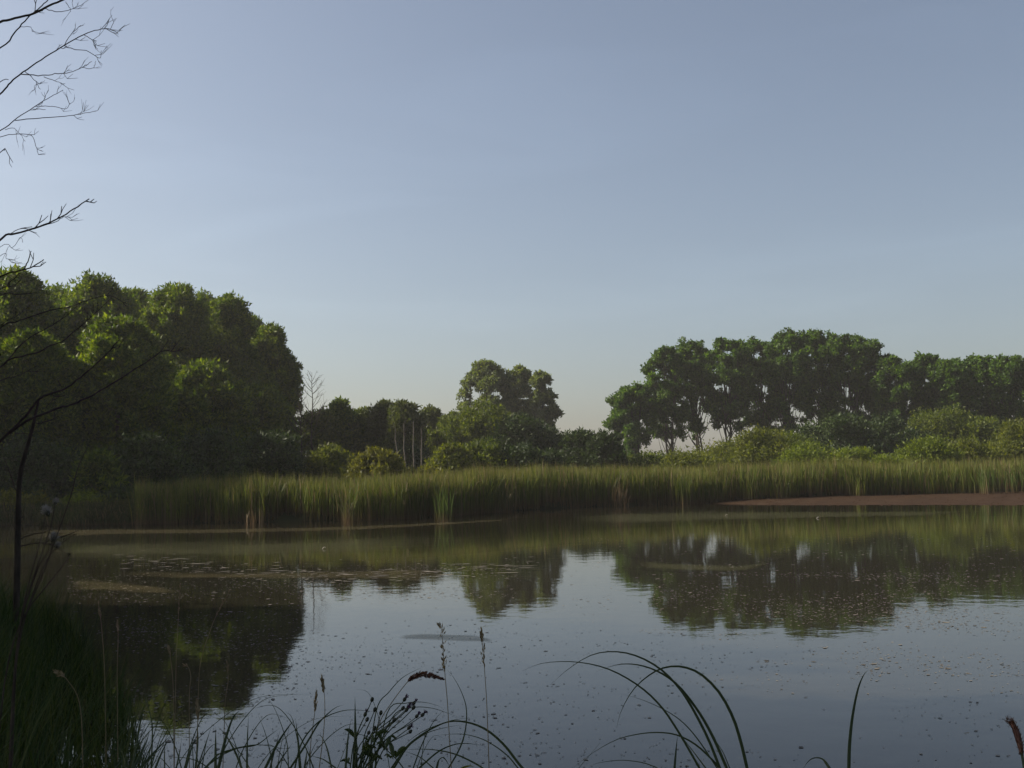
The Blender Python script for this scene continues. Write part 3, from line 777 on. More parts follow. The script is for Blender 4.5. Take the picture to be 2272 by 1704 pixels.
film('scum_film', ([(100, 1252), (350, 1262), (600, 1262), (800, 1254), (950, 1248), (1200, 1290)], [(100, 1275), (350, 1288), (600, 1290), (800, 1296), (950, 1304), (1200, 1312)]), MAT['film'], 'long pale scum band across the left half of the pond', z=0.010)
film('scum_film', ([(120, 1278), (200, 1276), (280, 1286), (350, 1298), (430, 1310)], [(120, 1318), (200, 1320), (280, 1320), (350, 1320), (430, 1318)]), MAT['film'], 'olive scum patch beside the grassy left bank', fade=0.7, z=0.013)
film('scum_film', ([(860, 1412), (930, 1404), (1000, 1405), (1060, 1408), (1112, 1424)], [(860, 1415), (930, 1420), (1000, 1424), (1060, 1425), (1112, 1427)]), MAT['filmgreen'], 'faint grey scum patch alone on the bright open water', fade=0.5, z=0.004)
film('scum_film', ([(1380, 1232), (1450, 1240), (1560, 1248), (1660, 1250), (1740, 1236)], [(1380, 1262), (1450, 1268), (1560, 1272), (1660, 1268), (1740, 1242)]), MAT['filmgreen'], 'thin curved scum film in the poplar reflection', z=0.004)
film('scum_film', ([(1150, 1138), (1500, 1126), (1900, 1130), (2330, 1128)], [(1150, 1180), (1500, 1168), (1900, 1152), (2330, 1142)]), MAT['filmgreen'], 'thin dull scum film off the mud bank on the right', z=0.017)

def flecks(n, region, size, jitter=1.0):
    """sample n floating flecks in a photo region: list of (x0,x1,y0,y1)"""
    x0, x1, y0, y1 = region
    px = rf.uniform(x0, x1, n); py = rf.uniform(y0, y1, n)
    return np.array([gnd(a, b, 0.003) for a, b in zip(px, py)])
fl = [flecks(5200, (150, 2272, 1240, 1704), 1), flecks(4600, (1450, 2150, 1270, 1410), 1), flecks(2600, (250, 680, 1330, 1560), 1), flecks(700, (250, 620, 1540, 1680), 1),
      flecks(3000, (150, 1150, 1252, 1330), 1), flecks(2400, (1900, 2272, 1250, 1500), 1), flecks(900, (1300, 2272, 1190, 1260), 1), flecks(700, (600, 1200, 1400, 1600), 1)]
P = np.concatenate(fl)
cl = np.sin(P[:, 0] * 1.3 + np.sin(P[:, 1] * 0.9) * 2.2) + np.sin(P[:, 1] * 1.1 + P[:, 0] * 0.5)
P = P[rf.random(len(P)) < 0.55 + 0.3 * cl]
n = len(P)
S = (0.0035 + 0.00055 * P[:, 1]) * np.exp(rf.normal(size=n) * 0.45)
ang = rf.random(n) * 6.283; el = rf.uniform(0.35, 0.9, n)
A = np.stack([np.cos(ang), np.sin(ang), np.zeros(n)], -1) * S[:, None]; B = np.stack([-np.sin(ang), np.cos(ang), np.zeros(n)], -1) * (S * el)[:, None]
v = np.stack([P - A, P - A * 0.4 + B, P + A * 0.5 + B * 0.9, P + A, P + A * 0.4 - B, P - A * 0.5 - B * 0.8], 1)
v[:, :, 2] += np.abs(rf.normal(size=(n, 6))) * 0.0015
f = np.arange(n * 6).reshape(n, 6)
# rafts of leaf litter along the upper edge of the scum band
nr = 260
rp = np.array([gnd(x, 1262 - 16 * math.sin(x * 0.006) + rf.normal() * 9, 0.016) for x in rf.uniform(260, 1180, nr)])
RA = np.column_stack([rf.uniform(0.05, 0.32, nr), rf.normal(size=nr) * 0.03, np.zeros(nr)]) * (rf.random(nr) ** 1.5 * 0.9 + 0.1)[:, None]
RB = np.column_stack([np.zeros(nr), rf.uniform(0.015, 0.06, nr), np.zeros(nr)])
rv = np.stack([rp - RA, rp - RA * 0.4 + RB, rp + RA * 0.5 + RB * 0.7, rp + RA, rp + RA * 0.3 - RB, rp - RA * 0.6 - RB * 0.6], 1)
v = np.concatenate([v, rv]); n = n + nr; f = np.arange(n * 6).reshape(n, 6)
deb = mesh_np('floating_flecks', v.reshape(-1, 3), f, MAT['debris'])
tc_ = np.array([0.115, 0.10, 0.078]) * (0.5 + 0.9 * rf.random(n))[:, None]
set_attr(deb, 'tint', np.repeat(tc_, 6, axis=0))
tag(deb, 'small dead leaves and flecks floating on the pond', 'flecks', kind='stuff')

for px, py, lb in [(719, 1218, 'tiny white feather on the left water below the reeds'), (1815, 1150, 'tiny white feather on the water left of the mud bank point'), (1612, 1144, 'tiny white feather near the far shore below the poplars')]:
    c = gnd(px, py, 0.003); s = 0.06
    g = Geo(); t = np.linspace(-1, 1, 7)
    pts = np.column_stack([c[0] + t * s, np.full(7, c[1]), 0.006 + 0.05 * (1 - t ** 2) + 0.02 * t])
    g.add(*ribbon_geo(pts, 0.045 * np.sqrt(np.clip(1.02 - t ** 2, 0, 1)), 0.4, (0, 0, 1)))
    tag(g.build('feather', MAT['fluff']), lb, 'feather', 'feathers on the water')

# ------------------------------------------------------------------ near bank: grass mass
n = 60000
X = rf.uniform(-15, -0.4, n); Y = rf.uniform(2.6, 20.5, n)
sdv = pond_sd(X, Y)
vis = (sdv > -0.25) & (X / Y > -0.56) & (Y > 2.8)
X, Y, sdv = X[vis], Y[vis], sdv[vis]; n = len(X)
Z = terrain_z(X, Y)
base = np.column_stack([X, Y, np.maximum(Z, -0.1) - 0.02])
h = (0.45 + 0.35 * rf.random(n)) * (1 + 0.25 * np.sin(X * 1.3 + Y)) + (rf.random(n) < 0.06) * 0.35
a = rf.random(n) * 6.283; out = rf.uniform(0.1, 0.6, n) * h
ts = np.array([0, 0.35, 0.7, 1.0]); ws = np.array([1, 0.9, 0.6, 0.05])
V = []
wd = np.stack([-np.sin(a + 0.6), np.cos(a + 0.6), np.zeros(n)], -1)
for t, w in zip(ts, ws):
    p = base.copy(); p[:, 0] += np.cos(a) * out * t ** 2 + 0.12 * h * t; p[:, 1] += np.sin(a) * out * t ** 2
    p[:, 2] += h * (t - 0.28 * t ** 2 * (out / h))
    W = wd * (0.0055 * w * (0.6 + 0.8 * rf.random(n)))[:, None]
    V += [p - W, p + W]
v = np.stack(V, 1).reshape(-1, 3)
f = (np.arange(n)[:, None, None] * 8 + np.array([[0, 1, 3, 2], [2, 3, 5, 4], [4, 5, 7, 6]])[None]).reshape(-1, 4)
tag(mesh_np('bank_grass', v, f, MAT['grass']), 'tall dark grass mass on the near left bank', 'grass', kind='stuff')

# ------------------------------------------------------------------ traced foreground blades
def tr(crop, pts):
    x0, y0, s = crop
    return [(x0 + x * s, y0 + y * s) for x, y in pts]
C3 = (250, 1400, 0.2125); C4 = (700, 1480, 0.1356); C5 = (700, 1300, 0.27125); C6 = (1150, 1380, 0.5072)

def blade_pts(px, D, tilt=0.25, n=24):
    """photo polyline from root to tip at distance D; the tip leans away by tilt"""
    m = len(px)
    P = [at(x, y, D + tilt * (i / max(1, m - 1)) * 0.5) for i, (x, y) in enumerate(px)]
    body = spline(P, n)
    p = body[0].copy(); d = unit(body[0] - body[1]); gz = tz(p[0], p[1]) - 0.03
    rootp = []
    for _ in range(60):
        d = unit(d * 0.78 + np.array([0, 0, -1.0]) * 0.22); p = p + d * 0.07; rootp.append(p.copy())
        if p[2] < gz: break
    return np.vstack([np.array(rootp)[::-1], body])

def blade(parent, px, D, wpx, mat='sedge', name='leaf', tilt=0.25, taper=0.06, fold=0.35):
    pts = blade_pts(px, D, tilt)
    m = len(pts); t = np.linspace(0, 1, m)
    w = wpx * D / FPX * np.where(t < 0.45, 1, np.clip(1 - ((t - 0.45) / 0.55) ** 1.6, taper, 1))
    v, f = ribbon_geo(pts, w, fold)
    return mesh_np(name, v, f, MAT[mat], parent, smooth=True)

def plant(name, label, px, D, cat, group=None):
    p = at(px, 1700, D); return empty(name, (p[0], D, tz(p[0], D)), label, cat, group)

SGp = 'sedge tussocks on the near bank'
# right tussock with the high arching blades
D = 3.2
t1 = plant('sedge_tussock', 'sedge tussock with long high arching blades right of centre', 1560, D, 'sedge', SGp)
for pts, w in [([(790, 635), (700, 480), (620, 365), (520, 275), (390, 205), (250, 175), (110, 180), (20, 213)], 5),
               ([(880, 635), (830, 510), (760, 375), (700, 285), (620, 205), (520, 150), (420, 130), (320, 145), (220, 205), (140, 275)], 6),
               ([(910, 635), (850, 500), (780, 380), (690, 270), (600, 212), (510, 186), (430, 188), (350, 213)], 6.5),
               ([(1000, 635), (975, 530), (940, 420), (880, 310), (800, 230), (720, 197), (640, 200), (570, 235), (500, 300), (450, 390), (430, 465)], 7),
               ([(870, 640), (790, 520), (720, 440), (640, 385), (540, 340), (440, 312)], 3),
               ([(885, 645), (850, 605), (780, 540), (700, 497), (620, 484), (530, 490), (430, 515), (330, 570), (235, 640)], 4.5),
               ([(685, 635), (691, 560), (697, 495)], 6),
               ([(600, 635), (540, 615), (450, 605), (360, 615), (310, 630)], 2.5),
               ([(820, 640), (760, 560), (705, 488)], 3), ([(925, 640), (890, 560), (840, 490)], 2.5)]:
    blade(t1, tr(C6, pts), D, w)
t2 = plant('sedge_tussock', 'single upright sedge blade with a small bent loop leaf at right', 1885, 3.1, 'sedge', SGp)
blade(t2, tr(C6, [(1447, 640), (1450, 540), (1462, 420), (1485, 300), (1510, 235), (1533, 208)]), 3.1, 8)
blade(t2, tr(C6, [(1365, 645), (1335, 605), (1305, 595), (1275, 605), (1245, 640)]), 3.1, 6)
t3 = plant('cattail', 'brownish curved seed spike at the right frame edge', 2268, 2.6, 'plant')
pts = blade_pts(tr(C6, [(2216, 660), (2205, 590), (2190, 520), (2170, 460), (2145, 437)]), 2.6)
m = len(pts)
Geo().tube(pts[:m - 15], np.full(m - 15, 0.003), 6).build('stem', MAT['sedge'], t3, smooth=True)
sp = pts[-17:]
g = Geo().tube(sp, 0.006 * np.sin(np.linspace(0.5, 2.95, len(sp))) + 0.0015, 8)
for k in range(240):
    i = rf.integers(0, len(sp)); d = unit(rf.normal(size=3)); c = sp[i] + d * 0.006; e = c + d * 0.006 + np.array([0, 0, 0.006]); s_ = unit(np.cross(d, (0.2, 0.5, 1))) * 0.0015
    g.add([c - s_, c + s_, e + s_ * 0.2, e - s_ * 0.2], [(0, 1, 2, 3)])
g.build('seed_spike', MAT['redhead'], t3)

# centre arching tussock
D = 3.3
t4 = plant('sedge_tussock', 'sedge tussock with low arching blades in the centre, behind the purple flowers', 930, D, 'sedge', SGp)
for pts, w in [([(690, 1340), (800, 1240), (900, 1180), (1000, 1140), (1100, 1110), (1200, 1110), (1320, 1140), (1430, 1200), (1550, 1310), (1650, 1440), (1700, 1500)][::-1], 6),
               ([(640, 1489), (740, 1330), (840, 1240), (950, 1170), (1100, 1105), (1260, 1078)], 6),
               ([(430, 1489), (500, 1010), (600, 870), (700, 760), (800, 700), (900, 655)], 2.5),
               ([(1090, 1489), (1170, 1350), (1215, 1230), (1235, 1100), (1230, 980), (1190, 860), (1130, 750), (1070, 680)], 3.5),
               ([(850, 1489), (1000, 1360), (1130, 1300), (1250, 1290), (1390, 1310)], 4),
               ([(1370, 1495), (1300, 1450), (1150, 1380), (1000, 1345), (850, 1335), (720, 1342)], 4.5),
               ([(1660, 1495), (1560, 1380), (1400, 1270), (1250, 1220), (1120, 1212), (980, 1225)], 3),
               ([(500, 1400), (600, 1010), (740, 960), (860, 950), (970, 970), (1070, 1010)], 2.5),
               ([(480, 1400), (640, 1060), (800, 995), (950, 1000), (1080, 1040), (1190, 1080)], 2.5),
               ([(620, 1489), (740, 1330), (900, 1210), (1060, 1160), (1210, 1135)], 3),
               ([(990, 1495), (1010, 1430), (1040, 1405), (1070, 1430), (1095, 1480)], 5),
               ([(800, 1489), (870, 1300), (960, 1120), (1060, 1000)], 3),
               ([(960, 1489), (850, 1400), (720, 1350)], 3.5)]:
    blade(t4, tr(C5, pts), D, w)
# upright blades among the flowers
t5 = plant('sedge_tussock', 'tight tuft of stiff upright blades in front of the purple flowers', 790, 3.0, 'sedge', SGp)
for pts, w in [([(328, 1495), (325, 1200), (323, 905)], 9), ([(245, 1489), (265, 1250), (290, 1090)], 5), ([(452, 1489), (455, 1350), (450, 1235)], 9), ([(130, 1489), (90, 1320), (40, 1225), (0, 1232)], 4), ([(160, 1489), (60, 1420), (-40, 1390)], 5),
               ([(360, 1489), (400, 1300), (455, 1150)], 5)]:
    blade(t5, tr(C5, pts), 3.0, w)
# left-hand traced blades
D = 3.4
t6 = plant('sedge_tussock', 'dark sedge tussock with one sharply bent leaf left of the purple flowers', 640, D, 'sedge', SGp)
for pts, w in [([(1590, 1440), (1720, 1180), (1830, 1010), (1908, 918)], 6), ([(1955, 1440), (1935, 1150), (1908, 915)], 6.5), ([(1850, 1440), (2020, 1180), (2140, 980), (2230, 880), (2330, 800), (2420, 770)], 4.5),
               ([(1900, 1440), (1960, 1200), (2060, 1040), (2212, 905), (2420, 830), (2620, 830), (2760, 850)], 3.5), ([(1400, 1440), (1405, 1150), (1418, 880)], 5), ([(1830, 1300), (1820, 1180), (1760, 980), (1680, 790), (1590, 660)], 2.5),
               ([(1660, 1440), (1650, 1300), (1590, 1060), (1500, 830)], 3), ([(2000, 1440), (2020, 1300), (2035, 1190)], 6), ([(2060, 1440), (2050, 1250), (2030, 1190)], 3), ([(1640, 1440), (1690, 1250), (1750, 1030)], 4), ([(1700, 1440), (1800, 1280), (1880, 1170)], 4),
               ([(1960, 1200), (1800, 1230), (1640, 1200), (1480, 1190), (1320, 1220), (1150, 1290)][::-1], 2.5)]:
    blade(t6, tr(C3, pts), D, w)
t7 = plant('sedge_tussock', 'dark sedge tussock with crossing stiff blades at lower left', 490, D, 'sedge', SGp)
for pts, w in [([(1070, 1440), (1072, 1200), (1076, 1000)], 7), ([(1100, 1440), (1180, 1120), (1260, 900), (1350, 815)], 7), ([(1345, 1440), (1280, 1270), (1180, 1090), (1100, 1000)], 6), ([(1100, 1290), (1150, 1270), (1320, 1220), (1500, 1190), (1640, 1090), (1750, 1010)], 5),
               ([(860, 1440), (890, 1150), (880, 940)], 4), ([(760, 1440), (830, 1200), (900, 1060)], 5), ([(880, 1440), (980, 1150), (1030, 1000)], 3), ([(1400, 1380), (1280, 1210), (1180, 1100)], 3), ([(660, 1440), (700, 1250), (720, 1120)], 4), ([(930, 1440), (960, 1250), (1000, 1080)], 3)]:
    blade(t7, tr(C3, pts), D, w)
t8 = plant('sedge_tussock', 'dark fan of sedge blades leaning right at the foot of the grass mass', 340, D, 'sedge', SGp)
for pts, w in [([(200, 1440), (240, 1200), (270, 1000)], 6), ([(215, 1440), (330, 1200), (385, 1050)], 6), ([(400, 1440), (412, 1000), (360, 750), (310, 500)], 3.5), ([(280, 1440), (450, 1250), (610, 1085)], 6), ([(440, 1440), (520, 1250), (600, 1100)], 5), ([(540, 1440), (540, 1250), (560, 1120)], 4),
               ([(130, 1440), (110, 1300), (60, 1180)], 4), ([(20, 1440), (100, 1350), (180, 1290)], 3), ([(600, 1440), (500, 1330), (380, 1280)], 3), ([(1000, 1430), (860, 1350), (700, 1320), (560, 1330)], 3)]:
    blade(t8, tr(C3, pts), D, w)
# more loose tufts behind, to thicken the lower left fringe
for cx_, D_, nb, sd0, lb in [(300, 4.2, 10, 1, 'fine grass tuft at the shore below the left grass mass'), (420, 3.9, 7, 2, 'fine grass tuft between the fan and the crossing blades'),
                         (560, 4.0, 6, 3, 'fine grass tuft behind the crossing blades'), (690, 3.8, 4, 4, 'fine grass tuft behind the sharply bent leaf'), (860, 3.7, 4, 6, 'fine grass tuft at the foot of the purple flowers')]:
    tt = plant('grass_tuft', lb, cx_, D_, 'grass', 'fine grass tufts on the near bank')
    r = np.random.default_rng(sd0)
    for k in range(nb):
        x = cx_ + r.normal() * 55; y = 1740; hgt = r.uniform(60, 200); ln = r.normal() * 0.5 + 0.15
        blade(tt, [(x, y), (x + ln * hgt * 0.35, y - hgt * 0.55), (x + ln * hgt * 0.9, y - hgt), (x + ln * hgt * 1.5, y - hgt * r.uniform(0.9, 1.12))], D_, r.uniform(1.6, 3.0), tilt=r.uniform(-0.2, 0.3))

# tall grass stalks with seed heads
def stalk(label, px, D, head_from, head_mat='straw', spike=0.011, dens=70, group='tall seeding grass stalks', w=2.2, long=0.03):
    root = plant('grass_stalk', label, px[0][0], D, 'grass', group)
    pts = blade_pts(px, D, 0.1, 34); m = len(pts)
    Geo().tube(pts, np.linspace(w * D / FPX * 0.6, w * D / FPX * 0.25, m), 5).build('stem', MAT['straw'], root, smooth=True)
    g = Geo()
    i0 = m - int(34 * (1 - head_from))
    for k in range(dens):
        u = i0 + (m - 1 - i0) * rf.random(); i = min(int(u), m - 2); c = pts[i] + (pts[i + 1] - pts[i]) * (u - i)
        tn = unit(pts[i + 1] - pts[i]); s = (u - i0) / (m - 1 - i0 + 1e-6)
        rad = spike * (0.35 + math.sin(min(1, s * 0.9 + 0.1) * math.pi)) * rf.uniform(0.4, 1.2)
        sd_ = unit(np.cross(tn, rf.normal(size=3))); b = c + sd_ * rad * 0.4; e = b + tn * long * rf.uniform(0.5, 1.0) * 0.7 + sd_ * rad
        ww = unit(np.cross(e - b, rf.normal(size=3))) * 0.0022
        md = (b + e) / 2
        g.add([b, md + ww, e, md - ww], [(0, 1, 2, 3)])
        g.add([c, c + sd_ * 0.0006, b + sd_ * 0.0006, b], [(0, 1, 2, 3)])
    g.build('seed_head', MAT[head_mat], root)
stalk('tall straw coloured grass stalk with a curled tip, left of the two centre ones', tr(C5, [(1112, 1495), (1105, 1400), (1090, 1150), (1080, 960), (1062, 760), (1050, 600), (1040, 470), (1030, 350), (1013, 320)]), 3.0, 0.50, dens=70, spike=0.006, long=0.022)
stalk('tall straight straw coloured grass stalk, right of the two centre ones', tr(C5, [(1420, 1495), (1410, 1200), (1400, 950), (1385, 720), (1365, 480), (1353, 355)]), 3.0, 0.60, dens=60, spike=0.0045, long=0.022)
stalk('grass stalk with a drooping red brown seed head above the purple flowers', tr(C5, [(430, 1489), (520, 1130), (620, 960), (740, 800), (800, 750), (870, 725), (950, 735), (1030, 757)]), 3.1, 0.43, 'redhead', dens=320, spike=0.0055, long=0.02)
stalk('thin pale grass stalk left of the purple flowers', tr(C5, [(30, 1495), (70, 1150), (75, 930), (55, 760)]), 3.3, 0.68, dens=50, spike=0.005)
stalk('short thin pale grass stalk against the edge of the dark reflection', tr(C3, [(2060, 1440), (2070, 1150), (2110, 850), (2125, 640)]), 3.5, 0.62, dens=50, spike=0.005)
stalk('short pale stalk flecked yellow in the dark reflection', tr(C3, [(870, 1440), (880, 1100), (890, 900), (878, 750)]), 3.6, 0.55, dens=60, spike=0.005)
stalk('pale stalk with a bent tip high in the dark reflection', tr(C3, [(640, 1440), (632, 620), (605, 300), (585, 170)]), 4.2, 0.7, dens=30, spike=0.004, w=2)
stalk('pale stalk hooked at the tip in the dark reflection', tr(C3, [(800, 1440), (800, 700), (815, 480), (790, 380), (755, 355)]), 4.2, 0.72, dens=30, spike=0.004, w=2)
stalk('pale upright stalk right of the hooked one in the dark reflection', tr(C3, [(1150, 1440), (1175, 750), (1205, 520), (1195, 340)]), 4.2, 0.72, dens=24, spike=0.004, w=2)
stalk('long slanting pale stalk in the dark reflection', tr(C3, [(880, 1440), (900, 500), (950, 200), (1010, 20), (1080, -160), (1220, -420)]), 4.4, 0.75, dens=36, spike=0.004, w=2)
stalk('thin pale stalk on the left of the dark reflection', [(236, 1740), (232, 1500), (226, 1400), (219, 1340)], 4.6, 0.75, dens=26, spike=0.004, w=2)
stalk('thin pale stalk beside the grass mass in the dark reflection', [(262, 1740), (260, 1500), (262, 1420), (261, 1380)], 4.6, 0.75, dens=26, spike=0.004, w=2)
stalk('faint tall stalk in the middle of the dark reflection', [(386, 1740), (390, 1500), (394, 1400), (400, 1300)], 4.6, 0.75, dens=26, spike=0.004, w=2)
stalk('brownish stalk bowing right within the grass mass', [(185, 1740), (178, 1570), (150, 1510), (125, 1490)], 4.0, 0.7, 'straw', dens=50, spike=0.007)

# purple thistle-like flower plant
fp = plant('purple_flower_plant', 'leafy plant with many small purple flower heads near the bottom centre', 815, 3.0, 'plant')
D = 3.0
heads = [(915, 525, 0), (960, 690, 0), (1440, 520, 1), (1590, 580, 1), (1500, 640, 1), (1585, 655, 0), (1410, 665, 0), (1470, 690, 1), (1640, 790, 1), (1730, 770, 1), (800, 770, 1), (1510, 980, 1), (1530, 1040, 0), (1270, 860, 0), (1060, 745, 0), (830, 850, 0), (860, 1060, 0), (950, 995, 0)]
bases = [(600, 1640), (700, 1640), (780, 1640), (860, 1640), (940, 1640)]
for i, (hx, hy, kind) in enumerate(heads):
    bxp = bases[i % 5]; bxp = (bxp[0] + rf.uniform(-60, 60), bxp[1])
    if hx > 1200: bxp = (rf.uniform(640, 980), 1640)
    mid1 = (bxp[0] * 0.62 + hx * 0.38 - 40, bxp[1] * 0.5 + hy * 0.5); mid2 = (bxp[0] * 0.2 + hx * 0.8 - 20, bxp[1] * 0.2 + hy * 0.8)
    px = tr(C4, [bxp, mid1, mid2, (hx, hy + 40)])
    pts = blade_pts(px, D, rf.uniform(-0.1, 0.2), 14)
    st = Geo().tube(pts, np.linspace(0.0026, 0.0011, len(pts)), 5)
    st.build('stem', MAT['sedge'], fp, smooth=True)
    tip = pts[-1]; dirv = unit(unit(pts[-1] - pts[-3]) + np.array([0.1, 0, 0.5]))
    L = 0.012
    q = np.array([tip + dirv * L * s for s in (-0.1, 0.15, 0.5, 0.85, 1.05)])
    hd = Geo().tube(q, [0.0012, 0.0042, 0.0052, 0.004, 0.0022], 7).build('flower_head', MAT['bud'], fp, smooth=True)
    if kind:
        g = Geo()
        for k in range(26):
            d = unit(dirv + rf.normal(size=3) * 0.35); b = tip + dirv * L * 0.9; e = b + d * rf.uniform(0.006, 0.012); ww = unit(np.cross(d, rf.normal(size=3))) * 0.0011
            g.add([b - ww * 0.4, b + ww * 0.4, e + ww, e - ww], [(0, 1, 2, 3)])
        o = g.build('floret', MAT['purple'])
        o.parent = hd; o.location = (-fp.location[0], -fp.location[1], -fp.location[2])
for k in range(36):     # leaves up the stems
    x = rf.uniform(480, 1350); y = 1640 - abs(rf.normal()) * 270
    x += (1640 - y) * 0.35
    if y < 900: continue
    c = at(*tr(C4, [(x, y)])[0], D + rf.uniform(-0.12, 0.12)); d = unit(np.array([rf.normal() * 0.7 + 0.2, rf.normal() * 0.5, rf.uniform(0.1, 1)])); L = rf.uniform(0.018, 0.05)
    pts = spline([c, c + d * L * 0.55 + np.array([0, 0, 0.004]), c + d * L - np.array([0, 0, 0.006])], 6)
    v, f = ribbon_geo(pts, np.array([0.25, 0.8, 1, 0.85, 0.5, 0.08]) * L * 0.28, 0.3)
    mesh_np('leaf', v, f, MAT['sedge'], fp, smooth=True)
bl = plant('sedge_tussock', 'single yellowish leaf tip just showing at the bottom edge centre', 1040, 2.9, 'leaf')
blade(bl, tr(C5, [(1150, 1530), (1210, 1490), (1260, 1475), (1300, 1480)]), 2.9, 9, 'yellowbush')

# thistle gone to seed beside the dead trunk
th = plant('thistle', 'thistle gone to seed with fluffy pale heads beside the slender dead trunk', 70, 6.0, 'plant')
D = 6.0
for k, (px, hx, hy, R) in enumerate([([(55, 1330), (75, 1250), (95, 1180), (100, 1142)], 102, 1132, 0.034), ([(58, 1330), (88, 1240), (112, 1170), (122, 1120)], 124, 1112, 0.022),
                      ([(60, 1330), (85, 1260), (112, 1215), (118, 1200)], 120, 1190, 0.032), ([(70, 1340), (120, 1280), (150, 1240), (152, 1236)], 153, 1230, 0.012), ([(66, 1340), (96, 1270), (140, 1150), (160, 1090), (172, 1040), (194, 992)], 195, 988, 0.006), ([(64, 1340), (100, 1250), (125, 1215)], 128, 1208, 0.02)]):
    pts = blade_pts(px, D, 0.1, 14)
    Geo().tube(pts, np.linspace(0.006, 0.0025, len(pts)), 5).build('stem', MAT['deadbark'], th, smooth=True)
    c = at(hx, hy, D + 0.1)
    g = Geo(); dv = unit(np.array([-0.4 if k == 0 else 0.3, 0, 0.9]))
    for j in range(260):
        d = unit(dv * 0.6 + rf.normal(size=3)); b = c - dv * R * 0.5; e = c + d * R * rf.uniform(0.5, 1.1); ww = unit(np.cross(d, rf.normal(size=3))) * R * 0.035
        g.add([b - ww * 0.3, b + ww * 0.3, e + ww, e - ww], [(0, 1, 2, 3)])
    hd = g.build('seed_head', MAT['fluff'] if R > 0.015 else MAT['bud'], th)
    q = np.array([c - dv * R * s for s in (1.1, 0.7, 0.35, 0.0)])
    Geo().tube(q, np.array([0.1, 0.42, 0.45, 0.2]) * R, 7).build('bract', MAT['bud'], th, smooth=True)

# ------------------------------------------------------------------ dead trees on the left bank
DC1 = (0, 550, 0.3436); DC2 = (0, 700, 0.1808); DC7 = (0, 0, 0.3738)
D = 10.0
trunk_px = -190
tb = at(trunk_px, 1300, D); tzv = tz(tb[0], D)
dead = empty('dead_tree', (tb[0], D, tzv), 'dead leafless tree at the left frame edge whose bare branches reach in', 'tree')
tpts = np.array([(tb[0] - 0.05 * k + 0.06 * math.sin(k * 1.3), D + 0.05 * math.sin(k), tzv - 0.2 + k * 0.85) for k in range(11)])
Geo().tube(tpts, np.linspace(0.16, 0.04, 11), 10).build('trunk', MAT['deadbark'], dead, smooth=True)

def dead_branch(px, r0px, r1px, D0=10.0, D1=10.0, twigs=3, root=True, jig=0.6, parent=dead):
    m = len(px)
    P = [at(x, y, D0 + (D1 - D0) * i / (m - 1)) for i, (x, y) in enumerate(px)]
    if root:                                   # run back to the trunk, which stands left of the frame
        s = P[0] - P[1]; s = s / (np.linalg.norm(s) + 1e-6)
        z0 = P[0][2] - (P[0][0] - tb[0]) * 0.55
        i = int(np.clip(round((z0 - tzv + 0.2) / 0.85), 1, 9))
        P = [tpts[i], (tpts[i] + P[0]) / 2 + np.array([0, 0, -0.1])] + P
    n = max(10, 4 * len(P)); pts = spline(P, n)
    L = np.linalg.norm(pts[-1] - pts[0])
    pts[1:-1] += rf.normal(size=(n - 2, 3)) * 0.0035 * jig
    g = Geo().tube(pts, np.linspace(r0px, r1px, n) * D0 / FPX * 0.43, 6)
    for k in range(twigs):
        i = rf.integers(n // 2, n - 1); tn = unit(pts[i + 1] - pts[i]); sg = rf.choice([-1, 1])
        d = unit(tn + np.array([0, rf.normal() * 0.4, 0]) + np.cross(tn, (0, 1, 0)) * sg * rf.uniform(0.5, 1.1))
        ln = rf.uniform(0.05, 0.16)
        q = np.array([pts[i], pts[i] + d * ln * 0.5 + rf.normal(size=3) * 0.008, pts[i] + unit(d + np.array([0, 0, 0.4])) * ln])
        g.tube(q, [r1px * 0.0022, r1px * 0.0018, r1px * 0.0014], 4)
        e = q[2] + unit(d + rf.normal(size=3) * 0.7) * ln * 0.4
        g.tube(np.array([q[1], (q[1] + e) / 2 + rf.normal(size=3) * 0.005, e]), [r1px * 0.0018, r1px * 0.0014, r1px * 0.001], 4)
    return g.build('branch', MAT['deadbark'], parent, smooth=True)

B7 = lambda p: tr(DC7, p)
dead_branch(B7([(-60, 150), (0, 130), (100, 105), (190, 85), (280, 40), (375, 0), (450, -40)]), 8, 5, twigs=0)
dead_branch(B7([(0, 285), (90, 190), (160, 110), (230, 50), (285, 0)]), 4.5, 2.5, twigs=2)
dead_branch(B7([(265, 50), (330, 68), (400, 62), (460, 40), (495, 25)]), 2.2, 1.2, twigs=4, root=False)
dead_branch(B7([(390, 10), (412, 45), (420, 70)]), 1.6, 1, twigs=1, root=False)
dead_branch(B7([(120, 160), (180, 160), (195, 190)]), 1.6, 1, twigs=2, root=False)
dead_branch(B7([(0, 560), (60, 490), (140, 425), (260, 345), (380, 270), (500, 205), (590, 175), (655, 175), (700, 195)]), 5, 1.6, twigs=8)
dead_branch(B7([(380, 270), (420, 205), (480, 150)]), 2, 1.2, twigs=3, root=False)
dead_branch(B7([(380, 270), (430, 290), (520, 305), (590, 345), (602, 300)]), 2.2, 1.2, twigs=3, root=False)
dead_branch(B7([(500, 208), (540, 232), (575, 245)]), 2, 1.2, twigs=5, root=False)
dead_branch(B7([(655, 175), (668, 145), (685, 115)]), 1.5, 1, twigs=1, root=False)
dead_branch(B7([(120, 440), (240, 448), (330, 438), (410, 430), (490, 400), (545, 365)]), 2.8, 1.3, twigs=5, root=False)
dead_branch(B7([(150, 425), (200, 470), (240, 530)]), 2.2, 1.2, twigs=4, root=False)
dead_branch(B7([(260, 455), (320, 478), (365, 492)]), 1.8, 1, twigs=3, root=False)
dead_branch(B7([(490, 400), (550, 405), (570, 362)]), 1.6, 1, twigs=1, root=False)
dead_branch(B7([(-10, 495), (50, 472)]), 3, 1.8, twigs=0, root=True)
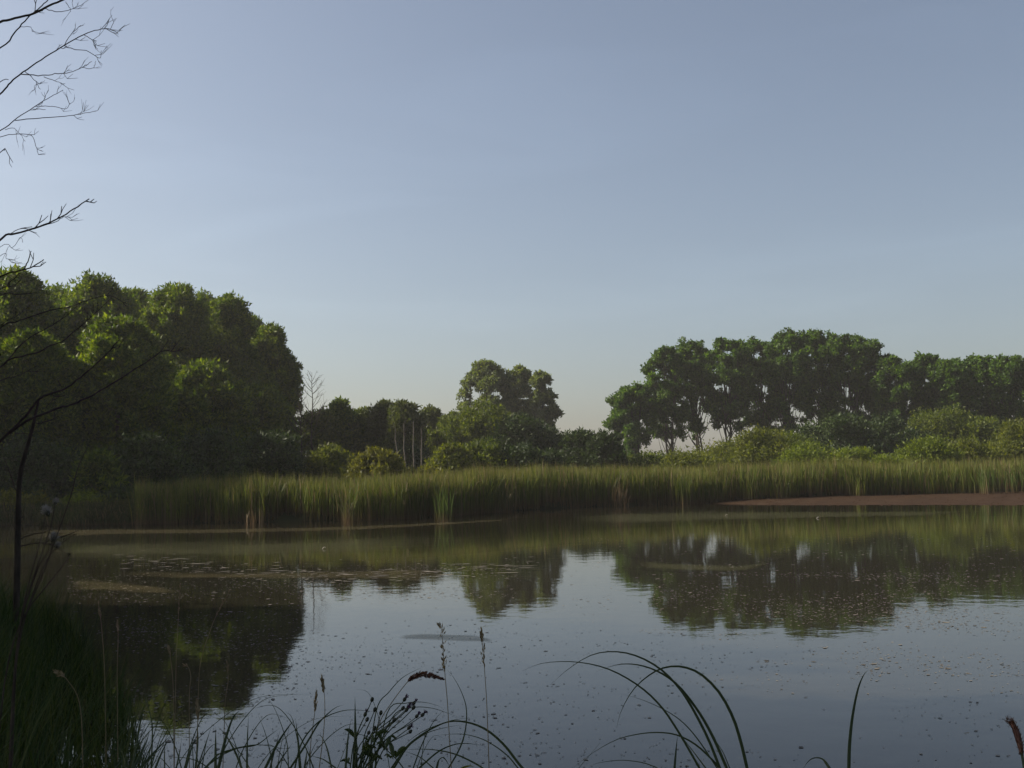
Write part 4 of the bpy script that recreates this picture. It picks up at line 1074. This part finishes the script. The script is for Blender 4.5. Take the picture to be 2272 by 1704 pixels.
dead_branch(B7([(0, 775), (90, 710), (200, 635), (290, 580), (375, 535)]), 3.6, 1.3, twigs=5)
dead_branch(B7([(90, 715), (250, 700), (400, 690), (500, 672), (570, 660)]), 2.4, 1.2, twigs=5, root=False)
dead_branch(B7([(205, 632), (310, 630), (390, 645), (415, 610)]), 1.8, 1, twigs=4, root=False)
dead_branch(B7([(195, 648), (235, 648), (270, 650)]), 1.8, 1.2, twigs=0, root=False)
dead_branch(B7([(0, 815), (60, 800), (180, 800), (215, 870), (230, 920)]), 2.4, 1.2, twigs=5)
dead_branch(B7([(30, 770), (90, 765), (150, 840)]), 1.6, 1, twigs=3, root=False)
dead_branch(B7([(0, 905), (25, 895)]), 3, 2, twigs=1)
dead_branch(B7([(0, 1420), (80, 1390), (200, 1355), (320, 1310), (430, 1245), (530, 1180)]), 7, 3, twigs=4)
dead_branch(B7([(200, 1360), (330, 1315), (385, 1285), (430, 1305)]), 2.4, 1.2, twigs=3, root=False)
dead_branch(B7([(60, 1390), (110, 1360), (190, 1345)]), 2.4, 1.5, twigs=2, root=False)
dead_branch(B7([(0, 1465), (75, 1470), (120, 1410), (135, 1440)]), 1.6, 1, twigs=3)
dead_branch(B7([(0, 1520), (40, 1535), (95, 1550)]), 1.8, 1, twigs=4)
dead_branch(B7([(0, 1645), (100, 1610), (180, 1590), (240, 1555), (258, 1540)]), 5.5, 2.5, twigs=2)
dead_branch(B7([(140, 1600), (165, 1550), (185, 1490)]), 3.5, 2.2, twigs=0, root=False)
B2 = lambda p: tr(DC2, p); B1 = lambda p: tr(DC1, p)
dead_branch(B2([(-50, 1590), (150, 1400), (300, 1250), (450, 1060), (550, 980), (750, 920), (900, 830), (1100, 660), (1280, 500), (1400, 370), (1470, 290)]), 9, 2, D1=9.3, twigs=3)
dead_branch(B2([(120, 1440), (330, 1290), (500, 1220), (730, 1130), (850, 1105), (1000, 1040), (1150, 970), (1400, 820), (1659, 660), (1900, 500), (1980, 445), (2180, 430), (2220, 390)]), 7, 1.5, D1=9.2, twigs=4, root=False)
dead_branch(B2([(460, 1330), (600, 1290), (720, 1240)]), 3, 1.5, twigs=1, root=False)
dead_branch(B2([(20, 620), (90, 550), (300, 490), (480, 445), (620, 370), (780, 310), (900, 200), (1050, 80), (1200, -60), (1360, -210)]), 5.5, 1.5, D1=9.4, twigs=4)
dead_branch(B2([(90, 560), (220, 400), (290, 330), (400, 250), (600, 140), (800, 10), (950, -120)]), 4.5, 1.5, twigs=3, root=False)
dead_branch(B2([(0, 800), (150, 760), (280, 710), (450, 620)]), 3.5, 1.5, twigs=2)
dead_branch(B1([(0, 520), (100, 480), (300, 410), (450, 380), (560, 340), (700, 310), (820, 360)]), 5, 1.5, twigs=3)
dead_branch(B1([(0, 270), (60, 225), (130, 160)]), 4.5, 2, twigs=1)
dead_branch(B1([(0, 305), (120, 300), (240, 290)]), 3.5, 1.8, twigs=1)
dead_branch(B1([(0, 510), (120, 430), (270, 300)]), 3, 1.2, twigs=2)
dead_branch(B2([(560, 1140), (640, 1050), (740, 990)]), 2, 1.2, twigs=0, root=False)
dead_branch(B2([(740, 860), (700, 770)]), 2.5, 1.5, twigs=0, root=False)
dead_branch(B2([(180, 1450), (400, 1450)]), 2.5, 1.5, twigs=0, root=False)

# slender dead trunk rising from the grass
D = 13.5
sb = at(36, 1290, D); sz = tz(sb[0], D)
sl = empty('dead_sapling', (sb[0], D, sz), 'slender dark dead trunk rising from the grass at the far left', 'tree')
P = [np.array([sb[0], D, sz - 0.2])] + [at(x, y, D) for x, y in [(38, 1270), (40, 1160), (44, 1060), (58, 1000), (72, 950), (82, 905), (86, 885)]]
Geo().tube(spline(P, 30), np.linspace(0.042, 0.010, 30) , 8).build('trunk', MAT['deadbark'], sl, smooth=True)
for px, w in [([(46, 1195), (70, 1186), (95, 1182), (105, 1178)], 4), ([(46, 1212), (75, 1206), (105, 1204)], 4), ([(118, 1192), (140, 1190), (158, 1184), (174, 1176)], 5), ([(100, 1205), (118, 1192), (140, 1180)], 3), ([(96, 1206), (130, 1208), (150, 1196), (166, 1186)], 3), ([(44, 1150), (52, 1146)], 4), ([(110, 1205), (130, 1218), (148, 1228)], 2.5), ([(40, 1100), (22, 1050), (10, 1020)], 3)]:
    dead_branch(px, w, 1.5, D, D, twigs=1, root=False, parent=sl)

# ------------------------------------------------------------------ morning haze
hz, nt, out = new_mat('morning_haze')
pv = nt.nodes.new('ShaderNodeVolumePrincipled')
pv.inputs['Color'].default_value = (0.97, 0.95, 0.92, 1); pv.inputs['Density'].default_value = 0.00028
pv.inputs['Anisotropy'].default_value = 0.2
nt.links.new(pv.outputs[0], out.inputs['Volume'])
x0, x1, y0, y1, z0, z1 = -640, 640, -130, 940, -3.0, 30.0
hv = [(x, y, z) for z in (z0, z1) for y in (y0, y1) for x in (x0, x1)]
hf = [(0, 2, 3, 1), (4, 5, 7, 6), (0, 1, 5, 4), (2, 6, 7, 3), (0, 4, 6, 2), (1, 3, 7, 5)]
tag(mesh_np('haze', hv, hf, hz), 'thin morning haze over the pond', 'haze', kind='stuff')
